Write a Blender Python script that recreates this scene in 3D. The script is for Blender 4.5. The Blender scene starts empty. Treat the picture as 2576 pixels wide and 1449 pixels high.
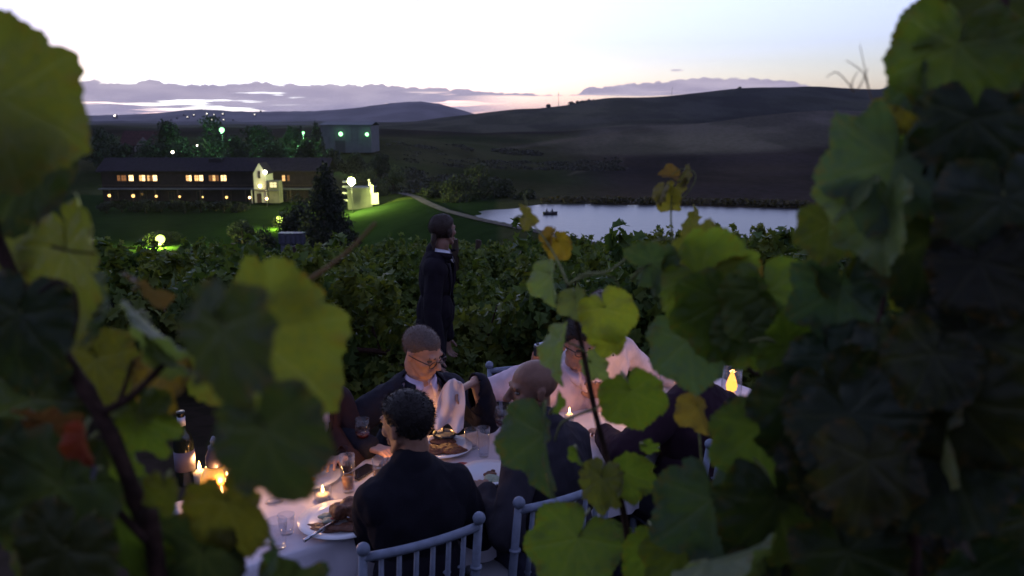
import bpy, bmesh, math, random
import numpy as np
from mathutils import Vector, Matrix, noise, Euler
R = math.radians
scene = bpy.context.scene
C = scene.collection
rnd = random.Random(7)

# ---------------------------------------------------------------- camera
FPX, CW, CH = 2022.0, 2576.0, 1449.0          # focal length and frame, in units of the frame's own grid
CAMZ = 2.15
PITCH = math.atan((724.5 - 300) / FPX)
cam_data = bpy.data.cameras.new('camera')
cam_data.sensor_width = 36.0
cam_data.lens = 36.0 * FPX / CW
cam_data.clip_start, cam_data.clip_end = 0.02, 20000
cam_data.dof.use_dof = True
cam_data.dof.focus_distance = 4.2
cam_data.dof.aperture_fstop = 4.0
cam = bpy.data.objects.new('camera', cam_data)
cam.location = (0, 0, CAMZ)
cam.rotation_euler = (math.pi / 2 - PITCH, 0, 0)
C.objects.link(cam)
scene.camera = cam
CR, CF, CU = Vector((1, 0, 0)), Vector((0, math.cos(PITCH), -math.sin(PITCH))), Vector((0, math.sin(PITCH), math.cos(PITCH)))
CO = Vector((0, 0, CAMZ))
def ray(x, y): return CR * ((x - CW / 2) / FPX) + CF - CU * ((y - CH / 2) / FPX)
def atY(x, y, Y): r = ray(x, y); return CO + r * (Y / r.y)
def atD(x, y, d): return CO + ray(x, y) * d                 # d: depth along the view axis
def atZ(x, y, z): r = ray(x, y); return CO + r * ((z - CAMZ) / r.z)

# ---------------------------------------------------------------- sky, sun, exposure
SUN_AZ = R(-18)            # the glow of the sunset, left of the middle
world = bpy.data.worlds.new('World'); scene.world = world; world.use_nodes = True
wn, wl = world.node_tree.nodes, world.node_tree.links
wn.clear()
def N(nodes, t, **kw):
    n = nodes.new(t)
    for k, v in kw.items():
        if k.startswith('_'): n.inputs[int(k[1:])].default_value = v
        else: setattr(n, k, v)
    return n
def mth(nodes, links, op, a, b=None, c=None, clamp=False):
    n = nodes.new('ShaderNodeMath'); n.operation = op; n.use_clamp = clamp
    for i, v in enumerate((a, b, c)):
        if v is None: continue
        if isinstance(v, (int, float)): n.inputs[i].default_value = v
        else: links.new(v, n.inputs[i])
    return n.outputs[0]
def smooth(nodes, links, v, lo, hi):
    n = nodes.new('ShaderNodeMapRange'); n.interpolation_type = 'SMOOTHSTEP'
    links.new(v, n.inputs[0]); n.inputs[1].default_value = lo; n.inputs[2].default_value = hi
    return n.outputs[0]
def M_(op, a, b=None, c=None, clamp=False): return mth(wn, wl, op, a, b, c, clamp)
def S_(v, lo, hi): return smooth(wn, wl, v, lo, hi)
def mixc(nodes, links, f, a, b, mode='MIX'):
    n = nodes.new('ShaderNodeMix'); n.data_type = 'RGBA'; n.blend_type = mode
    for s, v in ((n.inputs[0], f), (n.inputs[6], a), (n.inputs[7], b)):
        if isinstance(v, (int, float)): s.default_value = v
        elif isinstance(v, tuple): s.default_value = (*v, 1) if len(v) == 3 else v
        else: links.new(v, s)
    return n.outputs[2]
sky = N(wn, 'ShaderNodeTexSky', sky_type='NISHITA', sun_disc=False)
sky.sun_elevation = R(-1.0); sky.sun_rotation = SUN_AZ; sky.altitude = 150; sky.air_density = 1.0; sky.dust_density = 1.2; sky.ozone_density = 3.0
hsv = N(wn, 'ShaderNodeHueSaturation'); hsv.inputs['Saturation'].default_value = 0.5
wl.new(sky.outputs[0], hsv.inputs['Color'])
tc = N(wn, 'ShaderNodeTexCoord'); sep = N(wn, 'ShaderNodeSeparateXYZ'); wl.new(tc.outputs['Generated'], sep.inputs[0])
el = M_('MULTIPLY', M_('ARCSINE', sep.outputs[2]), 57.29578)
az = M_('MULTIPLY', M_('ARCTAN2', sep.outputs[0], sep.outputs[1]), 57.29578)
def wnoise(sx, sy, scale, detail, off=0.0, rough=0.55):
    cb = N(wn, 'ShaderNodeCombineXYZ'); wl.new(M_('MULTIPLY', az, sx), cb.inputs[0]); wl.new(M_('MULTIPLY', el, sy), cb.inputs[1]); cb.inputs[2].default_value = off
    n = N(wn, 'ShaderNodeTexNoise'); n.inputs['Scale'].default_value = scale; n.inputs['Detail'].default_value = detail; n.inputs['Roughness'].default_value = rough
    wl.new(cb.outputs[0], n.inputs['Vector']); return n.outputs[0]
# a low bank of dusk cloud along the horizon, its top edge heaped, its lower half torn into streaks
big = wnoise(1.0, 0.30, 0.22, 2.0, 3.1); lump = M_('ABSOLUTE', M_('SUBTRACT', M_('MULTIPLY', wnoise(1.0, 0.9, 0.60, 2.4, 11.0, 0.55), 4.0), 2.0)); fine_ = wnoise(1.0, 1.0, 1.9, 3.0, 5.0)
base_ = M_('SUBTRACT', M_('ADD', M_('SUBTRACT', 1.98, M_('MULTIPLY', S_(az, -9.0, 4.0), 0.62)), M_('ADD', M_('MULTIPLY', S_(az, 4.3, 5.4), 0.55), M_('MULTIPLY', S_(az, 5.0, 15.0), 0.45))), M_('MULTIPLY', S_(az, 16.5, 25.0), 1.5))
top = M_('ADD', M_('ADD', base_, M_('MULTIPLY', big, 0.35)), M_('ADD', M_('MULTIPLY', lump, 0.34), M_('MULTIPLY', fine_, 0.14)))
body = S_(M_('SUBTRACT', top, el), -0.02, 0.13)
streak = wnoise(0.10, 1.5, 1.5, 3.0, 7.7)
torn = M_('MULTIPLY', S_(streak, 0.59, 0.65), M_('SUBTRACT', 1.0, S_(el, 1.55, 1.95)))
open_r = M_('MULTIPLY', S_(az, -5.0, 1.5), M_('SUBTRACT', 1.0, S_(M_('ADD', el, M_('MULTIPLY', streak, 0.5)), 1.75, 1.95)))
clear = M_('MAXIMUM', torn, open_r)
cov = M_('MULTIPLY', body, M_('SUBTRACT', 1.0, clear))
def puff(az0, el0, w, h):          # a few small isolated cloud scraps
    q = M_('ADD', M_('POWER', M_('DIVIDE', M_('SUBTRACT', az, az0), w), 2.0), M_('POWER', M_('DIVIDE', M_('SUBTRACT', el, el0), h), 2.0))
    return M_('MULTIPLY', M_('SUBTRACT', 1.0, S_(M_('ADD', q, M_('MULTIPLY', wnoise(1.0, 2.0, 1.6, 3.0, az0), 1.2)), 0.5, 1.5)), 0.75)
for pf in ((-6.2, 8.15, 0.9, 0.55), (11.2, 3.25, 0.6, 0.12), (-2.2, 3.45, 0.35, 0.07), (-31.0, 4.6, 1.2, 0.35), (27.0, 6.0, 1.0, 0.3)): cov = M_('MAXIMUM', cov, puff(*pf))
bg = N(wn, 'ShaderNodeBackground')
tint = mixc(wn, wl, S_(el, 0.0, 7.0), (1.05, 1.13, 1.22), (0.90, 0.87, 1.12))
gain = mixc(wn, wl, 1.0, hsv.outputs[0], tint, 'MULTIPLY')
vm = N(wn, 'ShaderNodeVectorMath', operation='MINIMUM'); wl.new(gain, vm.inputs[0]); vm.inputs[1].default_value = (0.8, 0.8, 0.8); gain = vm.outputs[0]
cloudcol = mixc(wn, wl, S_(wnoise(0.25, 1.6, 0.9, 4.0, 31.0), 0.3, 0.7), (0.150, 0.132, 0.182), (0.205, 0.180, 0.225))
wl.new(mixc(wn, wl, cov, gain, cloudcol), bg.inputs['Color'])
bg.inputs['Strength'].default_value = 2.8
wo = N(wn, 'ShaderNodeOutputWorld'); wl.new(bg.outputs[0], wo.inputs['Surface'])
world.cycles.sampling_method = 'MANUAL'; world.cycles.sample_map_resolution = 512

sun_data = bpy.data.lights.new('sun', 'SUN'); sun_data.energy = 0.04; sun_data.angle = R(12); sun_data.color = (1.0, 0.78, 0.66)
sun = bpy.data.objects.new('sun', sun_data); C.objects.link(sun)
sd = Vector((math.sin(SUN_AZ) * math.cos(R(2)), math.cos(SUN_AZ) * math.cos(R(2)), math.sin(R(2))))
sun.rotation_euler = sd.to_track_quat('Z', 'Y').to_euler(); sun.location = sd * 50

scene.view_settings.view_transform = 'Standard'; scene.view_settings.look = 'None'
scene.view_settings.exposure = 0.0; scene.view_settings.gamma = 1.0; scene.view_settings.use_curve_mapping = False
scene.cycles.use_denoising = True
scene.cycles.use_adaptive_sampling = True; scene.cycles.adaptive_threshold = 0.02
scene.cycles.max_bounces = 5; scene.cycles.diffuse_bounces = 2; scene.cycles.glossy_bounces = 2; scene.cycles.transmission_bounces = 4; scene.cycles.transparent_max_bounces = 12
scene.cycles.caustics_reflective = False; scene.cycles.caustics_refractive = False
scene.cycles.sample_clamp_indirect = 4.0

# ---------------------------------------------------------------- helpers
def tag(o, label=None, cat=None, group=None, kind=None):
    if label: o['label'] = label
    if cat: o['category'] = cat
    if group: o['group'] = group
    if kind: o['kind'] = kind
    return o
def empty(name, loc, rz=0.0):
    o = bpy.data.objects.new(name, None); C.objects.link(o); o.location = loc; o.rotation_euler = (0, 0, rz); o.empty_display_size = 0.1
    return o
def link(name, me, mat=None, parent=None, smooth_=False):
    o = bpy.data.objects.new(name, me); C.objects.link(o)
    if mat is not None and len(me.materials) == 0: me.materials.append(mat)
    if parent is not None: o.parent = parent
    if smooth_ and len(me.polygons): me.polygons.foreach_set('use_smooth', [True] * len(me.polygons))
    return o
class MB:
    """collects vertices and faces of one mesh"""
    def __init__(s): s.v, s.f = [], []
    def add(s, vs, fs):
        o = len(s.v); s.v.extend([tuple(v) for v in vs]); s.f.extend([tuple(i + o for i in f) for f in fs]); return s
    def box(s, c, d, M=None):
        x, y, z = d[0] / 2, d[1] / 2, d[2] / 2; c = Vector(c)
        vs = [Vector((a * x, b * y, e * z)) for a in (-1, 1) for b in (-1, 1) for e in (-1, 1)]
        vs = [c + (M @ v if M else v) for v in vs]
        return s.add(vs, [(0, 1, 3, 2), (4, 6, 7, 5), (0, 4, 5, 1), (2, 3, 7, 6), (0, 2, 6, 4), (1, 5, 7, 3)])
    def tube(s, pts, rad, n=8, cap=True):
        pts = [Vector(p) for p in pts]; m = len(pts)
        rads = rad if isinstance(rad, (list, tuple)) else [rad] * m
        up = Vector((0, 0, 1)); vs, fs = [], []
        prev = None
        for i, p in enumerate(pts):
            t = (pts[min(i + 1, m - 1)] - pts[max(i - 1, 0)]).normalized()
            if prev is None:
                a = t.cross(up)
                if a.length < 1e-3: a = t.cross(Vector((1, 0, 0)))
            else: a = prev - t * prev.dot(t)
            a.normalize(); prev = a; b = t.cross(a)
            for k in range(n):
                w = 2 * math.pi * k / n; vs.append(p + (a * math.cos(w) + b * math.sin(w)) * rads[i])
        for i in range(m - 1):
            for k in range(n): fs.append((i * n + k, i * n + (k + 1) % n, (i + 1) * n + (k + 1) % n, (i + 1) * n + k))
        if cap: fs.append(tuple(range(n - 1, -1, -1))); fs.append(tuple((m - 1) * n + k for k in range(n)))
        return s.add(vs, fs)
    def lathe(s, prof, c=(0, 0, 0), n=24):
        c = Vector(c); vs, fs = [], []
        for (r, z) in prof:
            for k in range(n): w = 2 * math.pi * k / n; vs.append(c + Vector((max(r, 1e-5) * math.cos(w), max(r, 1e-5) * math.sin(w), z)))
        for i in range(len(prof) - 1):
            for k in range(n): fs.append((i * n + k, i * n + (k + 1) % n, (i + 1) * n + (k + 1) % n, (i + 1) * n + k))
        return s.add(vs, fs)
    def ball(s, c, r, nu=16, nv=10, M=None):
        c = Vector(c); r = (r, r, r) if isinstance(r, (int, float)) else r
        vs, fs = [], []
        for i in range(nv + 1):
            th = math.pi * i / nv
            for k in range(nu):
                w = 2 * math.pi * k / nu; v = Vector((r[0] * math.sin(th) * math.cos(w), r[1] * math.sin(th) * math.sin(w), r[2] * math.cos(th)))
                vs.append(c + (M @ v if M else v))
        for i in range(nv):
            for k in range(nu): fs.append((i * nu + k, (i + 1) * nu + k, (i + 1) * nu + (k + 1) % nu, i * nu + (k + 1) % nu))
        return s.add(vs, fs)
    def cap(s, p0, r0, p1, r1, n=14):
        """tapered capsule"""
        p0, p1 = Vector(p0), Vector(p1); t = (p1 - p0); L = t.length; t.normalize()
        pts, rads = [], []
        for i in range(5): w = math.pi / 2 * (i / 5); pts.append(p0 - t * r0 * math.cos(w)); rads.append(max(r0 * math.sin(w), 1e-4))
        pts.append(p0); rads.append(r0); pts.append(p1); rads.append(r1)
        for i in range(1, 6): w = math.pi / 2 * (i / 5); pts.append(p1 + t * r1 * math.sin(w)); rads.append(max(r1 * math.cos(w), 1e-4))
        a = t.cross(Vector((0.31, 0.2, 0.93)));
        if a.length < 1e-3: a = t.cross(Vector((1, 0, 0)))
        a.normalize(); b = t.cross(a); vs, fs = [], []; m = len(pts)
        for p, r in zip(pts, rads):
            for k in range(n): w = 2 * math.pi * k / n; vs.append(p + (a * math.cos(w) + b * math.sin(w)) * r)
        for i in range(m - 1):
            for k in range(n): fs.append((i * n + k, i * n + (k + 1) % n, (i + 1) * n + (k + 1) % n, (i + 1) * n + k))
        fs.append(tuple(range(n - 1, -1, -1))); fs.append(tuple((m - 1) * n + k for k in range(n)))
        return s.add(vs, fs)
    def mesh(s, name):
        me = bpy.data.meshes.new(name); me.from_pydata(s.v, [], s.f); me.update(); return me
    def build(s, name, mat, parent=None, smooth_=False, bevel=0.0):
        me = s.mesh(name)
        o = link(name, me, mat, parent, smooth_)
        if bevel: md = o.modifiers.new('bevel', 'BEVEL'); md.width = bevel; md.segments = 2; md.limit_method = 'ANGLE'
        return o

# ---------------------------------------------------------------- materials
def mat(name, col, rough=0.7, spec=0.3, metal=0.0, var=0.0, scale=6.0, bump=0.0, bscale=40.0, sss=0.0, col2=None, emit=None, estr=0.0, obj_color=False):
    m = bpy.data.materials.new(name); m.use_nodes = True
    n, l = m.node_tree.nodes, m.node_tree.links; b = n['Principled BSDF']
    b.inputs['Roughness'].default_value = rough; b.inputs['Specular IOR Level'].default_value = spec; b.inputs['Metallic'].default_value = metal
    b.inputs['Base Color'].default_value = (*col, 1)
    if sss: b.inputs['Subsurface Weight'].default_value = sss; b.inputs['Subsurface Radius'].default_value = (0.012, 0.005, 0.003); b.inputs['Subsurface Scale'].default_value = 1.0
    if var or col2 or bump:
        t = n.new('ShaderNodeTexCoord')
    if var or col2:
        nz = n.new('ShaderNodeTexNoise'); nz.inputs['Scale'].default_value = scale; nz.inputs['Detail'].default_value = 5; l.new(t.outputs['Object'], nz.inputs['Vector'])
        c2 = col2 or tuple(c * (1 - var) for c in col); c1 = col if col2 else tuple(min(1, c * (1 + var)) for c in col)
        f = smooth(n, l, nz.outputs[0], 0.36, 0.64)
        l.new(mixc(n, l, f, c1, c2), b.inputs['Base Color'])
    if bump:
        nb = n.new('ShaderNodeTexNoise'); nb.inputs['Scale'].default_value = bscale; nb.inputs['Detail'].default_value = 4; l.new(t.outputs['Object'], nb.inputs['Vector'])
        bp = n.new('ShaderNodeBump'); bp.inputs['Strength'].default_value = bump; bp.inputs['Distance'].default_value = 0.01; l.new(nb.outputs[0], bp.inputs['Height']); l.new(bp.outputs[0], b.inputs['Normal'])
    if emit: b.inputs['Emission Color'].default_value = (*emit, 1); b.inputs['Emission Strength'].default_value = estr
    return m
def leaf_mat(name, translucency=0.5, attr=True, rough=0.5, spec=0.28, gain=1.0):
    """leaf: object colour tints it, veins paler, both faces lit, light passes through"""
    m = bpy.data.materials.new(name); m.use_nodes = True
    n, l = m.node_tree.nodes, m.node_tree.links; b = n['Principled BSDF']; out = n['Material Output']
    oi = n.new('ShaderNodeObjectInfo')
    if not attr:
        g_ = n.new('ShaderNodeNewGeometry'); base = mixc(n, l, g_.outputs['Random Per Island'], mixc(n, l, 1.0, oi.outputs['Color'], (0.6, 0.7, 0.8), 'MULTIPLY'), mixc(n, l, 1.0, oi.outputs['Color'], (1.5, 1.3, 1.1), 'MULTIPLY'))
        l.new(base, b.inputs['Base Color']); b.inputs['Roughness'].default_value = rough; b.inputs['Specular IOR Level'].default_value = spec
        tr = n.new('ShaderNodeBsdfTranslucent'); l.new(mixc(n, l, 1.0, base, (1.5, 1.4, 0.6), 'MULTIPLY'), tr.inputs['Color'])
        mx = n.new('ShaderNodeMixShader'); mx.inputs[0].default_value = translucency
        l.new(b.outputs[0], mx.inputs[1]); l.new(tr.outputs[0], mx.inputs[2]); l.new(mx.outputs[0], out.inputs['Surface']); return m
    t = n.new('ShaderNodeTexCoord')
    nz = n.new('ShaderNodeTexNoise'); nz.inputs['Scale'].default_value = 14.0; nz.inputs['Detail'].default_value = 6; l.new(t.outputs['Object'], nz.inputs['Vector'])
    blot = n.new('ShaderNodeTexNoise'); blot.inputs['Scale'].default_value = 45.0; blot.inputs['Detail'].default_value = 5; l.new(t.outputs['Object'], blot.inputs['Vector'])
    base = mixc(n, l, smooth(n, l, nz.outputs[0], 0.3, 0.7), oi.outputs['Color'], mixc(n, l, 1.0, oi.outputs['Color'], (1.2, 1.1, 0.8), 'MULTIPLY'))
    base = mixc(n, l, mth(n, l, 'MULTIPLY', smooth(n, l, blot.outputs[0], 0.60, 0.72), 0.25), base, (0.10, 0.055, 0.018))
    if attr:
        at = n.new('ShaderNodeAttribute'); at.attribute_name = 'vein'
        pale = mixc(n, l, 1.0, mixc(n, l, 0.35, oi.outputs['Color'], (0.30, 0.28, 0.16)), (1.2, 1.2, 1.1), 'MULTIPLY')
        base = mixc(n, l, mth(n, l, 'MULTIPLY', at.outputs['Fac'], 0.14), base, pale)
        bp = n.new('ShaderNodeBump'); bp.inputs['Strength'].default_value = 0.5; bp.inputs['Distance'].default_value = 0.004
        hgt = mth(n, l, 'ADD', mth(n, l, 'MULTIPLY', at.outputs['Fac'], -0.6), mth(n, l, 'MULTIPLY', nz.outputs[0], 0.8)); l.new(hgt, bp.inputs['Height']); l.new(bp.outputs[0], b.inputs['Normal'])
        em = n.new('ShaderNodeAttribute'); em.attribute_name = 'rim'
        base = mixc(n, l, mth(n, l, 'MULTIPLY', mth(n, l, 'MULTIPLY', em.outputs['Fac'], smooth(n, l, nz.outputs[0], 0.48, 0.62)), 0.4), base, (0.16, 0.075, 0.02))
    gm = n.new('ShaderNodeNewGeometry')
    back = mixc(n, l, 0.35, base, (0.17, 0.20, 0.13))
    fr = mixc(n, l, mth(n, l, 'MULTIPLY', gm.outputs['Backfacing'], 0.8), base, back)
    l.new(fr, b.inputs['Base Color']); b.inputs['Roughness'].default_value = rough; b.inputs['Specular IOR Level'].default_value = spec
    tr = n.new('ShaderNodeBsdfTranslucent'); l.new(mixc(n, l, 1.0, base, (1.6 * gain, 1.75 * gain, 0.7 * gain), 'MULTIPLY'), tr.inputs['Color'])
    mx = n.new('ShaderNodeMixShader'); mx.inputs[0].default_value = translucency
    l.new(b.outputs[0], mx.inputs[1]); l.new(tr.outputs[0], mx.inputs[2]); l.new(mx.outputs[0], out.inputs['Surface'])
    return m
def emit_mat(name, col, strength):
    m = bpy.data.materials.new(name); m.use_nodes = True; n, l = m.node_tree.nodes, m.node_tree.links
    n.remove(n['Principled BSDF']); e = n.new('ShaderNodeEmission'); e.inputs[0].default_value = (*col, 1); e.inputs[1].default_value = strength
    l.new(e.outputs[0], n['Material Output'].inputs[0]); return m
def glass_mat(name, col=(1, 1, 1), rough=0.02):
    m = bpy.data.materials.new(name); m.use_nodes = True; b = m.node_tree.nodes['Principled BSDF']
    b.inputs['Base Color'].default_value = (*col, 1); b.inputs['Roughness'].default_value = rough; b.inputs['Transmission Weight'].default_value = 1.0; b.inputs['IOR'].default_value = 1.45
    return m
Mt = {}
Mt['leaf'] = leaf_mat('vine_leaf')
Mt['leaf_field'] = leaf_mat('vineyard_leaf', 0.3, attr=False, rough=0.55, spec=0.18)
Mt['needle'] = leaf_mat('tree_leaf', 0.15, attr=False, rough=0.6, spec=0.2)
Mt['cane'] = mat('vine_bark', (0.045, 0.024, 0.018), 0.85, 0.2, var=0.35, scale=60, bump=0.5, bscale=120)
Mt['green_stem'] = mat('green_stem', (0.16, 0.17, 0.06), 0.6, 0.3, var=0.2, scale=80)
Mt['bark'] = mat('bark', (0.06, 0.045, 0.035), 0.9, 0.1, var=0.3, scale=4)
Mt['white_paint'] = mat('white_wall', (0.46, 0.45, 0.36), 0.85, 0.2, var=0.06, scale=1.5)
Mt['dark_wall'] = mat('dark_wall', (0.022, 0.015, 0.018), 0.9, 0.1, var=0.15, scale=0.8)
Mt['grey_wall'] = mat('grey_cladding', (0.085, 0.088, 0.10), 0.8, 0.2, var=0.08, scale=0.6)
Mt['roof'] = mat('roof_tiles', (0.018, 0.014, 0.022), 0.9, 0.1, var=0.2, scale=1.5)
Mt['red_roof'] = mat('red_roof', (0.045, 0.02, 0.022), 0.9, 0.1, var=0.2, scale=1.5)
Mt['metal'] = mat('lamp_metal', (0.05, 0.05, 0.055), 0.5, 0.4, metal=0.6)
Mt['timber'] = mat('timber', (0.06, 0.04, 0.03), 0.8, 0.2, var=0.2, scale=3)
# ---------------------------------------------------------------- terrain
def lerp(x, xs, ys): return float(np.interp(x, xs, ys))
def sstep(a, b, x): t = min(1, max(0, (x - a) / (b - a))); return t * t * (3 - 2 * t)
def zpix(y, Y): return atY(1288, y, Y).z
FAR_X = [-1500, 0, 300, 800, 1000, 1200, 1400, 1600, 1700, 1900, 2000, 2200, 2300, 2576, 4000]
FAR = [  # distance, and the height on the frame's grid that the land reaches there
    (205, [500, 500, 500, 502, 494, 490, 488, 488, 487, 487, 487, 487, 487, 487, 487]),
    (250, [440, 440, 440, 440, 436, 452, 458, 462, 462, 456, 452, 448, 446, 446, 446]),
    (300, [392, 388, 386, 386, 396, 424, 434, 438, 440, 432, 426, 420, 418, 416, 416]),
    (370, [355, 352, 352, 356, 366, 396, 410, 408, 404, 398, 392, 386, 384, 380, 380]),
    (450, [338, 336, 336, 338, 346, 366, 380, 376, 368, 356, 350, 344, 340, 336, 336]),
    (600, [326, 324, 324, 325, 330, 340, 338, 314, 306, 292, 288, 283, 282, 280, 280]),
    (680, [325, 323, 323, 325, 329, 336, 334, 318, 312, 300, 297, 292, 291, 290, 290]),
    (850, [324, 322, 322, 323, 324, 322, 312, 300, 296, 284, 276, 276, 276, 278, 280]),
    (1200, [320, 318, 317, 320, 309, 288, 263, 245, 237, 218, 215, 227, 236, 250, 262]),
    (1500, [318, 316, 315, 318, 312, 296, 275, 260, 252, 240, 240, 245, 250, 262, 270]),
    (2200, [310, 308, 308, 309, 309, 305, 300, 295, 292, 290, 288, 288, 288, 285, 285]),
]
SHX, SHY = [1150, 1195, 1290, 1370, 1500, 1700, 1900, 2030, 2400, 4000], [150, 163, 176, 186, 184, 182, 178, 174, 165, 150]
LAKE_Z = -17.0
CREST_PX = [(1010, 487), (1045, 496), (1075, 512), (1120, 531), (1200, 552), (1300, 573), (1400, 594), (1520, 622), (1700, 668)]
CREST = [atZ(x, y, -15.9) for x, y in CREST_PX]
def crest_dist(X, Y):
    best, side = 1e9, 1
    for a, b in zip(CREST, CREST[1:]):
        dx, dy = b.x - a.x, b.y - a.y; t = max(0, min(1, ((X - a.x) * dx + (Y - a.y) * dy) / (dx * dx + dy * dy)))
        ex, ey = X - a.x - dx * t, Y - a.y - dy * t; d = math.hypot(ex, ey)
        if d < best: best = d; side = 1 if (dx * ey - dy * ex) > 0 else -1       # +1: lake side
    return best, side
FY = [f[0] for f in FAR]
def far_h(px, Y):
    Y = min(Y, FY[-1]); i = max(0, min(len(FY) - 2, int(np.searchsorted(FY, Y)) - 1))
    y0, y1 = lerp(px, FAR_X, FAR[i][1]), lerp(px, FAR_X, FAR[i + 1][1])
    z0, z1 = zpix(y0, FY[i]), zpix(y1, FY[i + 1])
    t = (Y - FY[i]) / (FY[i + 1] - FY[i]); return z0 + (z1 - z0) * t
def near_slope(X, Y):
    if Y < -2.0: return 0.62 + 0.5 * (-2.0 - Y) * sstep(-2, -6, Y)  # unseen slope behind the camera, raised to block light from that side
    if Y < 5.0: z = 0.62 * (1 - sstep(0.5, 1.75, Y))
    elif Y < 46: z = -0.152 * (Y - 5.0)
    else: z = -6.23 - 0.30 * (Y - 46)
    return z + 0.031 * X * sstep(4, 16, Y) * (1 - 0.5 * sstep(40, 80, Y)) * (1 if abs(X) < 60 else 60 / abs(X))
def ground_z(X, Y):
    if Y < 60: return near_slope(X, Y)
    px = 1288 + FPX * X / Y * 0.98
    lawn = -18.0 - 2.2 * sstep(760, 900, px)
    d, side = crest_dist(X, Y)
    if side > 0 and Y > 100:
        shy = lerp(px, SHX, SHY)
        land = far_h(px, max(Y, 205)); bank = LAKE_Z + (Y - shy) / max(1, 205 - shy) * (far_h(px, 205) - LAKE_Z)
        low = land if Y >= 205 else max(-19.0, bank if Y > shy - 8 else -19.0)
        flat = max(low, -15.9 - 0.45 * max(0, d - 2.2))
    else:
        flat = max(lawn, -15.9 - 0.21 * max(0, d - 2.2))
        if Y > 205: flat = far_h(px, Y)
        elif Y > 190: t = (Y - 190) / 15; flat = flat * (1 - t) + far_h(px, 205) * t
    return max(near_slope(X, Y), flat) if Y < 130 else flat
ys = sorted(set([-90, -60, -40, -20, -10, -7, -5, -3.5, -2] + [round(v, 2) for v in np.arange(-1, 8, 0.45)] + [round(v, 2) for v in np.arange(8, 60, 2.0)] + [round(v, 2) for v in np.arange(60, 110, 5.0)] +
    [round(v, 2) for v in np.arange(110, 212, 2.6)] + list(range(215, 330, 7)) + list(range(330, 700, 13)) + FY + [750, 950, 1050, 1120, 1280, 1360, 1800, 3000, 5000, 9000]))
sx = np.linspace(-1, 1, 231)
xs = [float(np.sinh(s * 7.6) / np.sinh(7.6) * 7000 + s * 110) for s in sx]
gv, gf, gc = [], [], []
for Y in ys:
    for X in xs:
        Xe = X if Y > 60 else X * 0.6
        z = ground_z(Xe, Y)
        if Y > 210: z += noise.noise((Xe * 0.011, Y * 0.011, 2.0)) * min(6, Y * 0.006)
        elif Y > 8: z += noise.noise((Xe * 0.12, Y * 0.12, 0)) * 0.10
        gv.append((Xe, Y, z))
nx = len(xs)
for j in range(len(ys) - 1):
    for i in range(nx - 1): a = j * nx + i; gf.append((a, a + 1, a + nx + 1, a + nx))
gm = bpy.data.meshes.new('ground'); gm.from_pydata(gv, [], gf); gm.update()
ca = gm.color_attributes.new('zone', 'FLOAT_COLOR', 'POINT')
for i, (X, Y, z) in enumerate(gv):
    px = 1288 + FPX * X / max(Y, 1)
    soil, lawn_c, veld = (0.045, 0.034, 0.026), (0.013, 0.024, 0.008), (0.046, 0.044, 0.022)
    n = noise.noise((X * 0.006, Y * 0.008, 5)); n2 = noise.noise((X * 0.02, Y * 0.02, 8))
    py = 300 + (CAMZ - z) / max(Y, 1) * FPX
    if Y < 50: c = soil
    elif Y < 212 and px < 1250: c = (0.050, 0.066, 0.014) if (Y > 186 and 930 < px < 1130) else lawn_c  # the floodlight's bright strip on the bank is put into the ground colour
    elif Y < 690:
        mixv = lambda p, q, f: tuple(u_ + (v_ - u_) * f for u_, v_ in zip(p, q))
        right = sstep(1360, 1620, px + 90 * n)
        lowc = (0.038 + 0.012 * n2, 0.029 + 0.008 * n2, 0.025)         # burnt red brown lower slope
        fieldc = (0.092 + 0.020 * n, 0.078 + 0.018 * n, 0.062)          # pale ploughed field
        edge = 372 + 22 * n - 0.02 * (px - 1700)
        c = mixv(mixv((0.030, 0.036, 0.014), veld, sstep(-0.35, 0.15, n2)), lowc, right)
        c = mixv(c, fieldc, sstep(edge + 9, edge - 9, py) * sstep(1360, 1560, px + 60 * n))
        c = mixv(c, (0.024, 0.018, 0.015), max(0, 1 - ((py - 331 - 6 * n) / 13) ** 2) * (1 - sstep(1380, 1500, px)))      # dark hedge line under the ridge
        for q0, sl, xa, xb in ((354, -0.13, 1250, 1640), (412, -0.30, 1430, 1570)):       # pale farm tracks
            tr_ = q0 + sl * (px - (1400 if sl > -0.2 else 1500)) + 8 * n
            if xa < px < xb: c = mixv(c, (0.085, 0.070, 0.050), max(0, 1 - ((py - tr_) / 4.5) ** 2))
        if Y < 218 and 930 < px < 1130: c = (0.050, 0.066, 0.014)       # floodlit strip of the bank painted into the grass colour
    else:
        k = sstep(1500, 1800, px); c = (0.060 - 0.022 * k + 0.010 * n, 0.056 - 0.018 * k + 0.010 * n, 0.040 - 0.008 * k)
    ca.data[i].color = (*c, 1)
m = bpy.data.materials.new('ground'); m.use_nodes = True; n, l = m.node_tree.nodes, m.node_tree.links; b = n['Principled BSDF']
at = n.new('ShaderNodeAttribute'); at.attribute_name = 'zone'; t = n.new('ShaderNodeTexCoord')
def gnoise(sc, det, zs=1.0):
    mp = n.new('ShaderNodeMapping'); mp.inputs['Scale'].default_value = (1, zs, 1); l.new(t.outputs['Object'], mp.inputs[0])
    q = n.new('ShaderNodeTexNoise'); q.inputs['Scale'].default_value = sc; q.inputs['Detail'].default_value = det; l.new(mp.outputs[0], q.inputs['Vector']); return q.outputs[0]
col = mixc(n, l, smooth(n, l, gnoise(0.02, 8, 0.35), 0.40, 0.60), mixc(n, l, 1.0, at.outputs['Color'], (1.2, 1.2, 1.2), 'MULTIPLY'), mixc(n, l, 1.0, at.outputs['Color'], (0.7, 0.72, 0.7), 'MULTIPLY'))
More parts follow.
